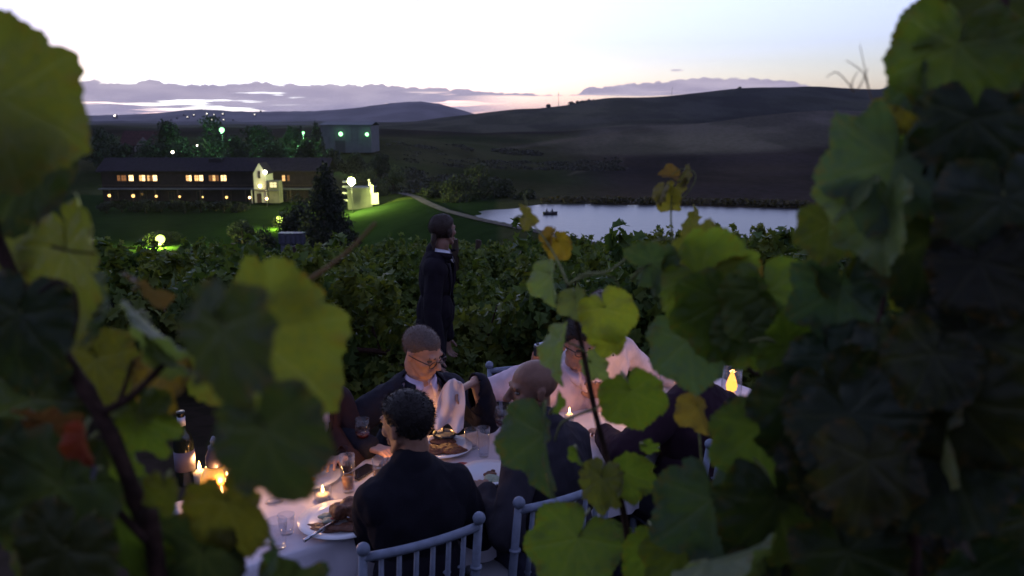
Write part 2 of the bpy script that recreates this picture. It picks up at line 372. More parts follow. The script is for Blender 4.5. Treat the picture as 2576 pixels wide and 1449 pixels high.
col = mixc(n, l, smooth(n, l, gnoise(0.35, 8), 0.42, 0.62), col, mixc(n, l, 1.0, col, (0.75, 0.8, 0.72), 'MULTIPLY'))
col = mixc(n, l, smooth(n, l, gnoise(6.0, 6), 0.45, 0.6), col, mixc(n, l, 1.0, col, (0.8, 0.85, 0.78), 'MULTIPLY'))
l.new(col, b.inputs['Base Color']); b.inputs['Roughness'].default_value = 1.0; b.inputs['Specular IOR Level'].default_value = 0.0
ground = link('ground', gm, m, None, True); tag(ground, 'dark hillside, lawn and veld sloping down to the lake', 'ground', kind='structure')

# far hills: ridges with real depth, kilometres off
def ridge(name, pts, Y, depth, col, label, seed):
    mb = MB(); cols = np.linspace(pts[0][0], pts[-1][0], 260); prof = []
    for x in cols:
        y = lerp(x, [p[0] for p in pts], [p[1] for p in pts]) + noise.noise((x * 0.035, seed, 0)) * 1.6 + noise.noise((x * 0.2, seed, 3)) * 0.7
        prof.append((x, y))
    rows = [(-1.0, 0.0), (-0.6, 0.45), (-0.3, 0.75), (-0.1, 0.95), (0.0, 1.0), (0.25, 0.8), (1.0, 0.0)]
    vs, fs = [], []
    for k, h in rows:
        for x, y in prof:
            p = atY(x, y, Y); zb = -60.0
            vs.append((p.x * (1 + k * depth / Y), Y + k * depth, zb + (p.z - zb) * h + noise.noise((x * 0.02, k * 3, seed)) * 0.03 * (p.z - zb) * (1 - h)))
    m_ = len(prof)
    for r in range(len(rows) - 1):
        for i in range(m_ - 1): fs.append((r * m_ + i, r * m_ + i + 1, (r + 1) * m_ + i + 1, (r + 1) * m_ + i))
    mb.add(vs, fs)
    o = mb.build(name, mat(name, col, 1.0, 0.05, var=0.25, scale=0.006), None, True)
    tag(o, label, 'hill', kind='structure'); return o
ridge('distant_hills', [(-1200, 300), (0, 296), (200, 291), (300, 289), (400, 284), (470, 276), (520, 275), (560, 278), (640, 281), (800, 279), (900, 271), (960, 262), (1020, 256), (1060, 255), (1110, 262), (1160, 276), (1200, 288), (1260, 300), (1400, 315)], 3400, 900, (0.10, 0.09, 0.095), 'purple grey range of low hills under the clouds', 1.0)
ridge('blue_hill', [(2080, 300), (2150, 246), (2200, 226), (2250, 217), (2290, 216), (2340, 222), (2450, 232), (2700, 250), (3200, 300)], 3300, 800, (0.08, 0.085, 0.11), 'blue hill peeking behind the right ridge', 4.0)
ridge('low_far_ridge', [(-1500, 306), (0, 303), (300, 304), (600, 306), (820, 311), (1000, 316), (1250, 322)], 1800, 400, (0.05, 0.047, 0.05), 'dark low ridge behind the farm buildings', 8.0)

# ---------------------------------------------------------------- lake, dam road
far_sh = [atZ(x, y, LAKE_Z) for x, y in ((1192, 538), (1240, 530), (1290, 522), (1335, 514), (1370, 508), (1430, 507), (1500, 509), (1700, 513), (1900, 517), (2030, 521), (2400, 533), (3200, 560))]
lv = [(p.x, p.y + 4, LAKE_Z) for p in far_sh] + [(p.x, p.y - 1, LAKE_Z) for p in (atZ(x, y, LAKE_Z) for x, y in ((3200, 700), (2000, 700), (1600, 650), (1400, 601), (1300, 578), (1230, 558), (1185, 541)))]
me = bpy.data.meshes.new('lake'); me.from_pydata(lv, [], [tuple(range(len(lv)))]); me.update()
wm = bpy.data.materials.new('water'); wm.use_nodes = True; n, l = wm.node_tree.nodes, wm.node_tree.links; b = n['Principled BSDF']
b.inputs['Base Color'].default_value = (0.012, 0.016, 0.022, 1); b.inputs['Roughness'].default_value = 0.30; b.inputs['IOR'].default_value = 1.33; b.inputs['Specular IOR Level'].default_value = 0.42
t = n.new('ShaderNodeTexCoord'); mp = n.new('ShaderNodeMapping'); mp.inputs['Scale'].default_value = (0.35, 1.0, 1); l.new(t.outputs['Object'], mp.inputs[0])
q = n.new('ShaderNodeTexNoise'); q.inputs['Scale'].default_value = 1.1; q.inputs['Detail'].default_value = 4; l.new(mp.outputs[0], q.inputs['Vector'])
bp = n.new('ShaderNodeBump'); bp.inputs['Strength'].default_value = 0.35; bp.inputs['Distance'].default_value = 0.2; l.new(q.outputs[0], bp.inputs['Height']); l.new(bp.outputs[0], b.inputs['Normal'])
lake = link('lake', me, wm); tag(lake, 'still pale blue lake below the dark hill', 'lake', kind='structure')

rv, rf = [], []
fine = []
for a, b_ in zip(CREST, CREST[1:]):
    for k in range(6): fine.append(a.lerp(b_, k / 6))
fine.append(CREST[-1])
for i, p in enumerate(fine):
    t_ = (fine[min(i + 1, len(fine) - 1)] - fine[max(i - 1, 0)]); t_.z = 0; t_.normalize(); s_ = Vector((-t_.y, t_.x, 0))
    for k in (-1.1, -0.4, 0.4, 1.1): rv.append((p.x + s_.x * k, p.y + s_.y * k, p.z + 0.16 + (0.05 if abs(k) < 1 else 0)))
for i in range(len(fine) - 1):
    for k in range(3): a = i * 4 + k; rf.append((a, a + 1, a + 5, a + 4))
me = bpy.data.meshes.new('gravel_road'); me.from_pydata(rv, [], rf); me.update()
tag(link('gravel_road', me, mat('gravel', (0.055, 0.045, 0.046), 1.0, 0.1, var=0.3, scale=0.7), None, True), 'pale gravel track along the dam wall', 'road', kind='structure')

# ---------------------------------------------------------------- trees and bushes
def leaf_cloud(name, blobs, count, size, seed, shell=0.55, squash=1.0, lobed=False):
    """many small bent leaf faces spread through the volume of the given ellipsoids"""
    r = np.random.RandomState(seed); vol = np.array([b[3] * b[4] * b[5] for b in blobs]) ** 0.7; vol /= vol.sum()
    which = r.choice(len(blobs), count, p=vol); B = np.array([b[:6] for b in blobs])[which]
    d = r.normal(size=(count, 3)); d /= np.linalg.norm(d, axis=1)[:, None]
    rad = shell + (1 - shell) * r.rand(count) ** 0.6
    rad *= 1 + 0.13 * np.sin(d[:, 0] * 9 + B[:, 0] * 3) * np.cos(d[:, 2] * 8 + seed)
    P = B[:, :3] + d * B[:, 3:6] * rad[:, None]
    nrm = d + r.normal(size=(count, 3)) * 0.75; nrm[:, 2] += 0.35; nrm /= np.linalg.norm(nrm, axis=1)[:, None]
    a = np.cross(nrm, r.normal(size=(count, 3))); a /= np.linalg.norm(a, axis=1)[:, None]; b = np.cross(nrm, a) * squash
    s = size * (0.55 + 0.9 * r.rand(count))[:, None]
    lift = nrm * s * 0.22
    if lobed:      # five-pointed leaf, folded along its midrib
        pts = [(0.0, -0.42), (0.42, -0.30), (0.30, -0.05), (0.50, 0.20), (0.18, 0.26), (0.0, 0.60), (-0.18, 0.26), (-0.50, 0.20), (-0.30, -0.05), (-0.42, -0.30)]
        bend = r.uniform(-0.1, 0.5, size=(count, 1))
        V = np.stack([P + a * s * x_ + b * s * y_ + nrm * s * (abs(x_) * 0.35 - bend * y_ * y_) for x_, y_ in pts], 1).reshape(-1, 3)
        i = np.arange(count) * 10; tri = [(0, 1, 2), (0, 2, 4), (2, 3, 4), (0, 4, 5), (0, 5, 6), (0, 6, 8), (6, 7, 8), (0, 8, 9)]
        F = np.concatenate([np.stack([i + t_[0], i + t_[1], i + t_[2]], 1) for t_ in tri])
        me = bpy.data.meshes.new(name); me.from_pydata(V.tolist(), [], F.tolist()); me.update(); return me
    V = np.stack([P - a * s * 0.5 + lift, P - b * s * 0.42, P + a * s * 0.5 + lift, P + b * s * 0.42 ], 1).reshape(-1, 3)
    i = np.arange(count) * 4
    F = np.concatenate([np.stack([i, i + 1, i + 3], 1), np.stack([i + 1, i + 2, i + 3], 1)])
    me = bpy.data.meshes.new(name); me.from_pydata(V.tolist(), [], F.tolist()); me.update(); return me
def tree(name, label, base, h, w, color, seed, cat='tree', group=None, count=2600, leaf=0.5, trunk_h=0.25, shape='round', depth=None):
    root = empty(name, base); tag(root, label, cat, group); r = random.Random(seed)
    mb = MB(); th = h * trunk_h
    mb.tube([(0, 0, -0.6), (r.uniform(-.1, .1) * w * .2, 0, th * 0.5), (r.uniform(-.1, .1) * w * .3, 0, th * 1.3), (0, 0, h * 0.7)], [w * 0.05, w * 0.04, w * 0.03, w * 0.01], 8)
    for k in range(6):
        a = r.uniform(0, 6.28); zz = th * r.uniform(0.8, 1.5); mb.tube([(0, 0, zz), (math.cos(a) * w * 0.2, math.sin(a) * w * 0.2, zz + h * 0.15), (math.cos(a) * w * 0.34, math.sin(a) * w * 0.34, zz + h * 0.3)], [w * 0.022, w * 0.015, w * 0.006], 6)
    mb.build('trunk', Mt['bark'], root, True)
    bl = []
    if shape == 'round':
        for k in range(16):
            a = r.uniform(0, 6.28); q = r.uniform(0.05, 0.36) * w; zz = r.uniform(0.3, 0.86) * h; taper = 1 - 0.55 * max(0, zz / h - 0.45) / 0.55
            s = r.uniform(0.12, 0.24) * w * taper + 0.05 * w
            bl.append((math.cos(a) * q * taper, math.sin(a) * q * taper, zz, s, s, s * 0.85))
        bl.append((0, 0, h * 0.88, w * 0.14, w * 0.14, h * 0.11))
    elif shape == 'cone':
        for k in range(26):
            f = (k + 0.5) / 26; rr = w * 0.5 * (1 - f) ** 0.75 + w * 0.03; a = r.uniform(0, 6.28)
            for q in range(3):
                a += 2.1; bl.append((math.cos(a) * rr * 0.55, math.sin(a) * rr * 0.55, h * (0.03 + 0.95 * f), rr * 0.52, rr * 0.52, h * 0.055))
    elif shape == 'bush':
        for k in range(10):
            a = r.uniform(0, 6.28); q = r.uniform(0, 0.38) * w; s = r.uniform(0.14, 0.26) * w
            bl.append((math.cos(a) * q, math.sin(a) * q, r.uniform(0.25, 0.72) * h, s, s, h * r.uniform(0.18, 0.3)))
    me = leaf_cloud('crown', bl, count, leaf, seed)
    o = link('crown', me, Mt['needle'], root); o.color = (*color, 1); return root
DKG, MDG, LTG = (0.018, 0.026, 0.014), (0.035, 0.05, 0.02), (0.06, 0.08, 0.03)
def tree_px(name, label, px, ytop, ybase, wpx, Y, color, seed, **kw):
    b = atY(px, ybase, Y); tp = atY(px, ytop, Y); base = (b.x, Y, b.z); return tree(name, label, base, tp.z - b.z, wpx * Y / FPX, color, seed, **kw)
tree_px('broad_tree', 'broad dark tree beside the red roofed house', 432, 304, 432, 118, 256, DKG, 11, leaf=0.75)
tree_px('broad_tree', 'tall dark tree with a green lamp shining in front of it', 548, 289, 434, 128, 258, DKG, 12, leaf=0.75)
tree_px('broad_tree', 'dark tree between the two green lamps', 650, 312, 432, 120, 260, DKG, 13, leaf=0.75)
tree_px('broad_tree', 'dark tree lit green by the lamp nearest the grey warehouse', 742, 312, 430, 110, 258, DKG, 14, leaf=0.75)
tree_px('broad_tree', 'narrow dark tree touching the left end of the grey warehouse', 800, 304, 430, 62, 256, DKG, 15, leaf=0.6, shape='cone')
tree_px('broad_tree', 'dark tree left of the red roofed house', 262, 318, 440, 110, 258, DKG, 16, leaf=0.7)
for i in range(11):
    tree_px('hedge_shrub', 'low dark hedge shrub along the front of the lodge', 268 + i * 33 + (i % 3) * 6, 503 - (i % 2) * 5, 534, 40 + (i % 4) * 6, 176 + (i % 3) * 2, (0.014, 0.018, 0.010), 140 + i, cat='shrub', group='hedge along the front of the lodge', shape='bush', count=700, leaf=0.4)
for i, (px, yt, w) in enumerate(((300, 352, 90), (372, 350, 90), (470, 345, 90), (600, 340, 100), (688, 345, 90), (775, 345, 80), (835, 372, 70), (895, 384, 70), (955, 388, 70))):
    tree_px('belt_tree', ['first low dark tree behind the left end of the lodge', 'low dark tree in front of the red roofed house', 'low dark tree under the small white lamp', 'low dark tree right of the first green lamp', 'low dark tree left of the second green lamp', 'low dark tree below the second green lamp', 'dark shrubby tree at the foot of the warehouse lamp', 'dark shrubby tree below the right corner of the warehouse', 'dark shrubby tree on the green lit slope beside the warehouse'][i], px, yt, 446, w, 240 + (i % 3) * 3, DKG, 80 + i, group='tree belt behind the lodge', leaf=0.7, count=2000, trunk_h=0.12)
tree_px('conifer', 'big dark conifer in front of the floodlit pump house', 826, 408, 640, 165, 124, (0.014, 0.02, 0.012), 17, shape='cone', count=9000, leaf=0.42, trunk_h=0.08)
tree_px('round_tree', 'round dark tree left of the conifer, over the garden lamp', 752, 485, 640, 120, 138, (0.014, 0.02, 0.012), 18, count=3600, leaf=0.42)
tree_px('garden_shrub', 'low shrub added behind the leftmost lawn lamp to catch its light', 400, 575, 622, 110, 133, (0.03, 0.045, 0.015), 23, cat='shrub', shape='bush', count=2200, leaf=0.3)  # added so that the lamp has foliage to light up
tree_px('garden_shrub', 'shrub added behind the lamp beside the conifer to catch its light', 715, 532, 600, 70, 155, (0.035, 0.05, 0.015), 24, cat='shrub', shape='bush', count=1800, leaf=0.35)  # added behind its lamp likewise, to catch the light
tree_px('garden_shrub', 'dark shrub left of the garden lamp', 612, 548, 640, 100, 132, (0.016, 0.022, 0.012), 19, cat='shrub', shape='bush', count=1800, leaf=0.3)
tree_px('garden_shrub', 'small dark shrub under the garden lamp', 672, 560, 640, 56, 128, (0.016, 0.022, 0.012), 20, cat='shrub', shape='bush', count=1200, leaf=0.25)
for i, (px, yt, yb, w, Y, s) in enumerate([(925, 420, 478, 62, 212, 'clump of pale green bushes above the pump house'), (990, 412, 466, 64, 214, 'tall pale green bush right of the pump house wall'), (960, 440, 490, 50, 208, 'low pale bush beside the floodlit bank')]):
    tree_px('bank_bush', s, px, yt, yb + 16, w, Y, LTG, 30 + i, cat='bush', group='bushes on the bank by the pump house', shape='bush', count=1500, leaf=0.45)
for i, (px, yt, yb, w, Y, s) in enumerate([(1205, 408, 522, 110, 196, 'tall dark green tree at the left end of the lake'), (1150, 438, 530, 90, 190, 'dark round tree on the dam side of the lake'), (1270, 450, 520, 90, 200, 'dark bush on the far lake shore'), (1110, 450, 510, 70, 200, 'dark bush at the bend of the gravel track'), (1330, 470, 515, 80, 196, 'low dark bush at the water beyond the rowing boat'), (1070, 470, 500, 50, 196, 'small lit bush where the gravel track begins')]):
    tree_px('shore_tree', s, px, yt, yb, w, Y, (0.025, 0.034, 0.014), 40 + i, group='trees at the left end of the lake', shape='round' if i < 3 else 'bush', count=1900, leaf=0.5, trunk_h=0.12)
for i, px in enumerate((1440, 1462, 1482, 1500, 1380, 1860)):
    y = lerp(px, FAR_X, FAR[8][1]); tree_px('ridge_tree', ['small dark tree first from the left on the ridge', 'round dark tree on the ridge below the cloud gap', 'second round tree on the ridge below the cloud gap', 'low dark tree at the right of the ridge clump', 'lone bush on the ridge beside the mast', 'lone bush near the top of the right hill'][i], px, y - (6 if i in (1, 2) else 4), y + 8, (24, 34, 32, 26, 14, 22)[i], 1195, DKG, 60 + i, group='trees along the ridge', shape='bush', count=420, leaf=2.2)
# veld shrubs on the far slopes: one mass
r = np.random.RandomState(5); bl = []
while len(bl) < 300:
    Y = 196 + 240 * r.rand() ** 1.4; px = r.uniform(880, 1560); X = (px - 1288) / FPX * Y
    if noise.noise((X * 0.014, Y * 0.02, 1)) < 0.02: continue
    if px < 1350 and Y < 205: continue
    s = r.uniform(0.5, 1.5); bl.append((X, Y, ground_z(X, Y) + s * 0.15, s * 3.5, s * 2.0, s * 0.7))
o = link('veld_shrubs', leaf_cloud('veld_shrubs', bl, 16000, 0.9, 3), Mt['needle']); o.color = (0.026, 0.027, 0.017, 1)
tag(o, 'dark scrub scattered over the hillside beyond the lake', 'scrub', kind='stuff')
# reeds at the far water's edge
bl = []
for i in range(220):
    px = r.uniform(1372, 2700); Y = lerp(px, SHX, SHY) + r.uniform(1.5, 5); X = (px - 1288) / FPX * Y; bl.append((X, Y, LAKE_Z + 0.7, 1.6, 1.0, 0.8))
o = link('shore_reeds', leaf_cloud('shore_reeds', bl, 5000, 0.7, 4), Mt['needle']); o.color = (0.05, 0.045, 0.02, 1)
tag(o, 'dark reeds along the far shore of the lake', 'reeds', kind='stuff')

# ---------------------------------------------------------------- buildings
glow_warm = emit_mat('lit_window', (1.0, 0.55, 0.20), 1.6); glow_dim = emit_mat('dim_window', (1.0, 0.42, 0.15), 0.3); lamp_warm = emit_mat('warm_lamp', (1.0, 0.58, 0.18), 3)
dark_glass = mat('dark_glass', (0.02, 0.02, 0.025), 0.1, 0.5)
def window(parent, c, w, h, emat, M=None, frame=Mt['timber'], depth=0.12, cols=2):
    mb = MB(); c = Vector(c); fw = 0.09
    for sx_ in (-1, 1): mb.box(c + Vector((sx_ * (w / 2 + fw / 2), -0.03, 0)), (fw, depth, h + 2 * fw))
    for sz in (-1, 1): mb.box(c + Vector((0, -0.03, sz * (h / 2 + fw / 2))), (w, depth, fw))
    for k in range(1, cols): mb.box(c + Vector((-w / 2 + w * k / cols, -0.02, 0)), (0.06, 0.06, h))
    mb.box(c + Vector((0, -0.015, h * 0.12)), (w, 0.05, 0.06))
    o = mb.build('window', frame, parent)
    p = MB().box(c + Vector((0, -0.012, 0)), (w, 0.02, h)).build('pane', emat, o); return o
def gable_roof(parent, x0, x1, y0, y1, z, hgt, over=0.5, m=None, axis='x', name='roof', th=0.25):
    mb = MB(); ym, xm = (y0 + y1) / 2, (x0 + x1) / 2
    if axis == 'x': P = [(x0 - over, y0 - over, z), (x1 + over, y0 - over, z), (x1 + over, ym, z + hgt), (x0 - over, ym, z + hgt), (x0 - over, y1 + over, z), (x1 + over, y1 + over, z)]
    else: P = [(x0 - over, y0 - over, z), (x0 - over, y1 + over, z), (xm, y1 + over, z + hgt), (xm, y0 - over, z + hgt), (x1 + over, y0 - over, z), (x1 + over, y1 + over, z)]
    Q = [(a, b_, c_ + th) for a, b_, c_ in P]
    mb.add(P + Q, [(6, 7, 8, 9), (9, 8, 11, 10), (3, 2, 1, 0), (4, 5, 2, 3), (0, 1, 7, 6), (5, 4, 10, 11), (0, 6, 9, 3), (3, 9, 10, 4), (1, 2, 8, 7), (2, 5, 11, 8)])
    return mb.build(name, m or Mt['roof'], parent)
def gable_wall(mb, x0, x1, y, z0, z1, zt, th=0.3):
    xm = (x0 + x1) / 2; f = [(x0, y, z0), (x1, y, z0), (x1, y, z1), (xm, y, zt), (x0, y, z1)]; k = [(a, b_ + th, c_) for a, b_, c_ in f]
    mb.add(f + k, [(0, 1, 2, 3, 4), (9, 8, 7, 6, 5), (0, 5, 6, 1), (1, 6, 7, 2), (2, 7, 8, 3), (3, 8, 9, 4), (4, 9, 5, 0)])
YB = 200.0
def bx(px): return (px - 1288) / FPX * YB * 1.0
def bz(py): return atY(1288, py, YB).z
g0 = bz(508)
lb = empty('long_lodge', (bx(545), YB, g0)); tag(lb, 'long dark two storey lodge with a row of lit upper windows', 'building')
x0, x1 = bx(262) - bx(545), bx(822) - bx(545); zt = bz(432) - g0
MB().box(((x0 + x1) / 2, 4.5, zt / 2), (x1 - x0, 9, zt)).build('wall', Mt['dark_wall'], lb)
rf_ = gable_roof(lb, x0, x1, 0, 9, zt, 3.0, 0.9)
MB().box((bx(540) - bx(545), 4, zt + 2.2), (3.2, 3.0, 2.0)).build('dormer', Mt['roof'], rf_)
MB().box(((x0 + x1) / 2, -1.1, bz(474) - g0), (x1 - x0, 2.2, 0.3)).build('balcony', Mt['grey_wall'], lb)
for k in range(10): MB().box((x0 + (x1 - x0) * (k + 0.5) / 10, -2.05, (bz(474) - g0) / 2), (0.22, 0.22, bz(474) - g0 - 0.32)).build('post', Mt['timber'], lb)
rail = MB().box(((x0 + x1) / 2, -2.1, bz(474) - g0 + 0.95), (x1 - x0, 0.08, 0.08)); rail.build('railing', Mt['timber'], lb)
bright_w = emit_mat('bright_window', (1.0, 0.66, 0.28), 3.6)
for a, b_, k in ((302, 309, 0), (312, 324, 0), (331, 342, 2), (357, 363, 1), (364, 371, 2), (377, 382, 1), (383, 390, 0), (391, 401, 2), (474, 480, 1), (481, 487, 2), (495, 505, 1), (507, 516, 2), (531, 538, 0), (540, 547, 1), (549, 555, 0), (561, 566, 2), (568, 574, 2), (714, 721, 1), (727, 732, 0)):
    # panes are partly curtained, so some shine less
    window(lb, (bx((a + b_) / 2) - bx(545), 0.0, bz(448) - g0), (b_ - a) * YB / FPX, 1.35, (glow_dim, glow_warm, bright_w)[k], cols=2)
for k in range(7):
    window(lb, (x0 + 3 + k * 7.0, 0.0, 1.6), 1.4, 1.9, dark_glass)
for i, px in enumerate((275, 335, 393, 452, 510, 570)):
    p = atY(px, 492 + i * 0.9, YB - 2.4)
    lt = empty('porch_lantern', (p.x, p.y, p.z)); tag(lt, ['leftmost glowing lantern under the lodge balcony', 'second porch lantern from the left, the brightest', 'third porch lantern from the left under the balcony', 'fourth porch lantern from the left under the balcony', 'fifth and dimmest porch lantern under the balcony', 'last porch lantern before the gabled house'][i], 'lantern', 'lanterns along the lodge porch')
    s = (1.2, 1.3, 1.0, 0.85, 0.65, 1.0)[i]
    MB().lathe([(0.0, -0.30 * s), (0.22 * s, -0.22 * s), (0.30 * s, 0.05 * s), (0.2 * s, 0.28 * s), (0.0, 0.32 * s)], n=10).build('globe', lamp_warm, lt, True)
    MB().lathe([(0.0, 0.60 * s), (0.12 * s, 0.5 * s), (0.34 * s, 0.3 * s), (0.3 * s, 0.27 * s)], n=10).build('hood', Mt['metal'], lt)
    MB().tube([(0, 0, 0.5 * s), (0, 0, bz(474) - 0.3 - p.z)], 0.04, 6).build('hanger', Mt['metal'], lt)
# gabled white house
YG = 192.0
gh0 = atY(1288, 510, YG).z; gx = atY(656, 500, YG).x
gh = empty('gabled_house', (gx, YG, gh0)); tag(gh, 'narrow white gabled house front lit by a lamp', 'house')
u = YG / FPX; zr, ze = (510 - 412) * u, (510 - 437) * u
mb = MB(); gable_wall(mb, -15 * u, 15 * u, 0, 0, ze, zr); mb.box((0, 3.3, ze / 2 - 0.02), (30 * u - 0.1, 6, ze)); mb.build('wall', Mt['white_paint'], gh)
gable_roof(gh, -14 * u, 14 * u, 0.6, 6.2, ze - 0.3, zr - ze + 0.1, 0.15, Mt['roof'], axis='y')
window(gh, (0.0, -0.05, ze - 0.3), 0.35, 1.5, dark_glass, cols=1)
MB().box((0, -0.5, 3.1), (3.4, 1.0, 0.18)).build('canopy', Mt['grey_wall'], gh)
for s in (-1, 1): MB().box((s * 1.75, -1.0, 1.55), (0.18, 0.18, 3.1)).build('porch_post', Mt['white_paint'], gh)
dr = MB().box((-0.3, -0.06, 1.1), (1.1, 0.12, 2.2)).build('door', Mt['timber'], gh); MB().ball((0.1, -0.15, 1.1), 0.06, 8, 6).build('handle', Mt['metal'], dr)
MB().box((3.4, 0.8, 2.6), (2.6, 3, 5.2)).build('annex', mat('annex_plaster', (0.14, 0.135, 0.10), 0.9, 0.1, var=0.15, scale=1.0), gh)
window(gh, (3.4, -0.76, 4.3), 1.6, 1.2, emit_mat('annex_window', (1, 0.86, 0.42), 1.3)); MB().box((3.4, -1.0, 3.0), (3.0, 0.6, 0.2)).build('ledge', Mt['grey_wall'], gh)
# grey warehouse
YW = 296.0; u = YW / FPX; w0 = atY(1288, 384, YW).z; wx = atY(872, 380, YW).x
wh = empty('warehouse', (wx, YW, w0)); tag(wh, 'plain grey warehouse with two green wall lamps', 'warehouse')
MB().box((0, 9, 33 * u), (124 * u, 18, 66 * u)).build('wall', Mt['grey_wall'], wh)
gable_roof(wh, -62 * u, 62 * u, 0, 18, 66 * u + 0.02, 1.2, 0.4, Mt['grey_wall'])
for k in range(9): MB().box((-56 * u + k * 14 * u, -0.05, 33 * u), (0.18, 0.12, 64 * u)).build('cladding_rib', Mt['grey_wall'], wh)
MB().box((-15 * u, -0.1, 2.2), (3.6, 0.15, 4.4)).build('door', Mt['metal'], wh)
# red roofed house among the trees
YR = 262.0; u = YR / FPX; h0 = atY(1288, 410, YR).z
rh = empty('red_roof_house', (atY(350, 400, YR).x, YR, h0)); tag(rh, 'dark house with a hipped red roof among the trees', 'house')
MB().box((0, 4, 2.7), (84 * u, 8, 5.4)).build('wall', Mt['dark_wall'], rh)
gable_roof(rh, -42 * u, 42 * u, 0, 8, 5.42, 34 * u, 0.6, Mt['red_roof'])
mb = MB(); gable_wall(mb, -1, 5, -0.5, 0, 5.0, 8.2); mb.build('gable_front', mat('dim_plaster', (0.14, 0.12, 0.12), 0.9, 0.1), rh)
for k in (-4, 2): window(rh, (k, -0.55 if k > 0 else 0, 3.0), 1.1, 1.6, dark_glass)
# pump house with its flight of white walls
YP = 186.0; u = YP / FPX; p0 = atY(1288, 527, YP).z; pw = mat('pump_plaster', (0.085, 0.09, 0.07), 0.9, 0.2, var=0.1, scale=0.8)
ph = empty('pump_house', (atY(906, 520, YP).x, YP, p0)); tag(ph, 'pale pump house under a blazing floodlight on the bank', 'pump house')
mb = MB(); mb.box((0.0, 2.5, 26 * u), (62 * u, 5, 52 * u)); mb.build('wall', pw, ph)
MB().box((0, 2.5, 52 * u + 0.14), (68 * u, 5.6, 0.25)).build('roof', Mt['grey_wall'], ph)
for k, zz in enumerate((22, 40, 56, 68)): MB().box((-36 * u, 1.0 + 0.4 * k, zz * u), (18 * u, 1.6, 0.35)).build('step_slab', Mt['white_paint'], ph)
st = MB()
for k, (ax, bx_, az_, bz_) in enumerate(((30, 48, 14, 42), (28, 36, 42, 62), (24, 30, 60, 70))): st.box(((ax + bx_) / 2 * u, -0.35 - 0.12 * k, (az_ + bz_) / 2 * u), ((bx_ - ax) * u, 0.5, (bz_ - az_) * u))
st.build('parapet', Mt['white_paint'], ph)
MB().ball((26 * u, -0.6, 73 * u), 0.30, 10, 8).build('finial', Mt['white_paint'], ph, True)
# blue grey water tank at the vineyard edge
tk = empty('water_tank', (atY(735, 600, 118).x, 118, atY(735, 612, 118).z)); tag(tk, 'pale blue grey tank at the far edge of the vines', 'tank')
mb = MB(); mb.box((0, 0, 0.75), (3.6, 1.8, 1.5)); mb.build('body', mat('tank_paint', (0.05, 0.05, 0.075), 0.7, 0.3, var=0.1, scale=2), tk, bevel=0.06)
for k in range(5): MB().box((-1.5 + k * 0.75, -0.93, 0.75), (0.08, 0.06, 1.4)).build('rib', Mt['metal'], tk)
MB().box((0, 0, 1.56), (3.7, 1.9, 0.08)).build('lid', Mt['metal'], tk)
MB().box((0, 0, -0.6), (3.2, 1.4, 1.2)).build('plinth', Mt['grey_wall'], tk)

# ---------------------------------------------------------------- outdoor lamps
def lamp(name, label, px, py, Y, col, rad, power, kind, group, estr=30, pole=True, aim=None):
    p = atY(px, py, Y); g = ground_z(p.x, Y)
    root = empty(name, (p.x, Y, g if pole else p.z)); tag(root, label, 'lamp', group); zc = p.z - root.location.z
    em = emit_mat(name + '_glow', col, estr)
    if kind == 'globe':
        MB().ball((0, 0, zc), rad, 12, 8).build('bulb', em, root, True); MB().lathe([(rad * 0.5, zc - rad), (rad * 0.6, zc - rad * 1.2), (0.05, zc - rad * 1.5)], n=10).build('collar', Mt['metal'], root)
    else:
        mb = MB(); mb.box((0, -rad * 0.4, zc), (rad * 1.8, rad * 0.25, rad * 1.5)); mb.build('lens', em, root, bevel=rad * 0.1)
        mb = MB(); mb.box((0, rad * 0.25, zc), (rad * 2.1, rad * 1.0, rad * 1.8)); mb.build('housing', Mt['metal'], root, bevel=rad * 0.12)
    if pole: MB().tube([(0, 0, -0.5), (0, 0, max(0.1, zc - rad * 0.95))], 0.07, 8).build('pole', Mt['metal'], root)
    else: MB().tube([(0, rad * 0.6, zc), (0, rad * 0.6 + 0.5, zc - 0.1)], 0.06, 6).build('bracket', Mt['metal'], root)
    L = bpy.data.lights.new(name, 'POINT'); L.energy = power; L.color = col; L.shadow_soft_size = rad * 0.6
    lo = bpy.data.objects.new('light', L); C.objects.link(lo); lo.parent = root; lo.location = (0, -rad * 1.3, zc + (rad * 1.2 if aim == 'up' else 0)); return root
YG_, GRN = (0.80, 1.0, 0.16), (0.30, 1.0, 0.36)
lamp('garden_light', 'blinding yellow green floodlight low on the lawn at the left', 403, 602, 128, YG_, 0.70, 24000, 'globe', 'floodlights in the grounds', 5)
lamp('garden_light', 'yellow green floodlight on the lawn beside the conifer', 703, 552, 150, YG_, 0.62, 15000, 'globe', 'floodlights in the grounds', 5)
lamp('floodlight', 'brightest floodlight, on a pole before the pump house', 884, 456, YP - 5.0, (0.90, 1.0, 0.30), 0.85, 46000, 'globe', 'floodlights in the grounds', 60)
lamp('yard_lamp', 'green lamp shining in the tall dark tree', 558, 327, 248, GRN, 0.75, 14000, 'globe', 'green yard lamps', 4)
lamp('yard_lamp', 'dimmer green lamp in the trees near the warehouse', 763, 334, 249, GRN, 0.38, 8000, 'globe', 'green yard lamps', 4)
lamp('wall_lamp', 'green lamp on the middle of the grey warehouse wall', 857, 337, YW - 1.2, GRN, 0.72, 130, 'globe', 'green yard lamps', 5, pole=False)
lamp('wall_lamp', 'green lamp at the right corner of the grey warehouse', 923, 338, YW - 1.2, GRN, 0.62, 150, 'globe', 'green yard lamps', 5, pole=False)
lamp('gable_lamp', 'white lamp on the right slope of the white gable', 667, 433, YG - 0.6, (1, 0.95, 0.7), 0.42, 20, 'globe', 'lamps on the gabled house', 22, pole=False)
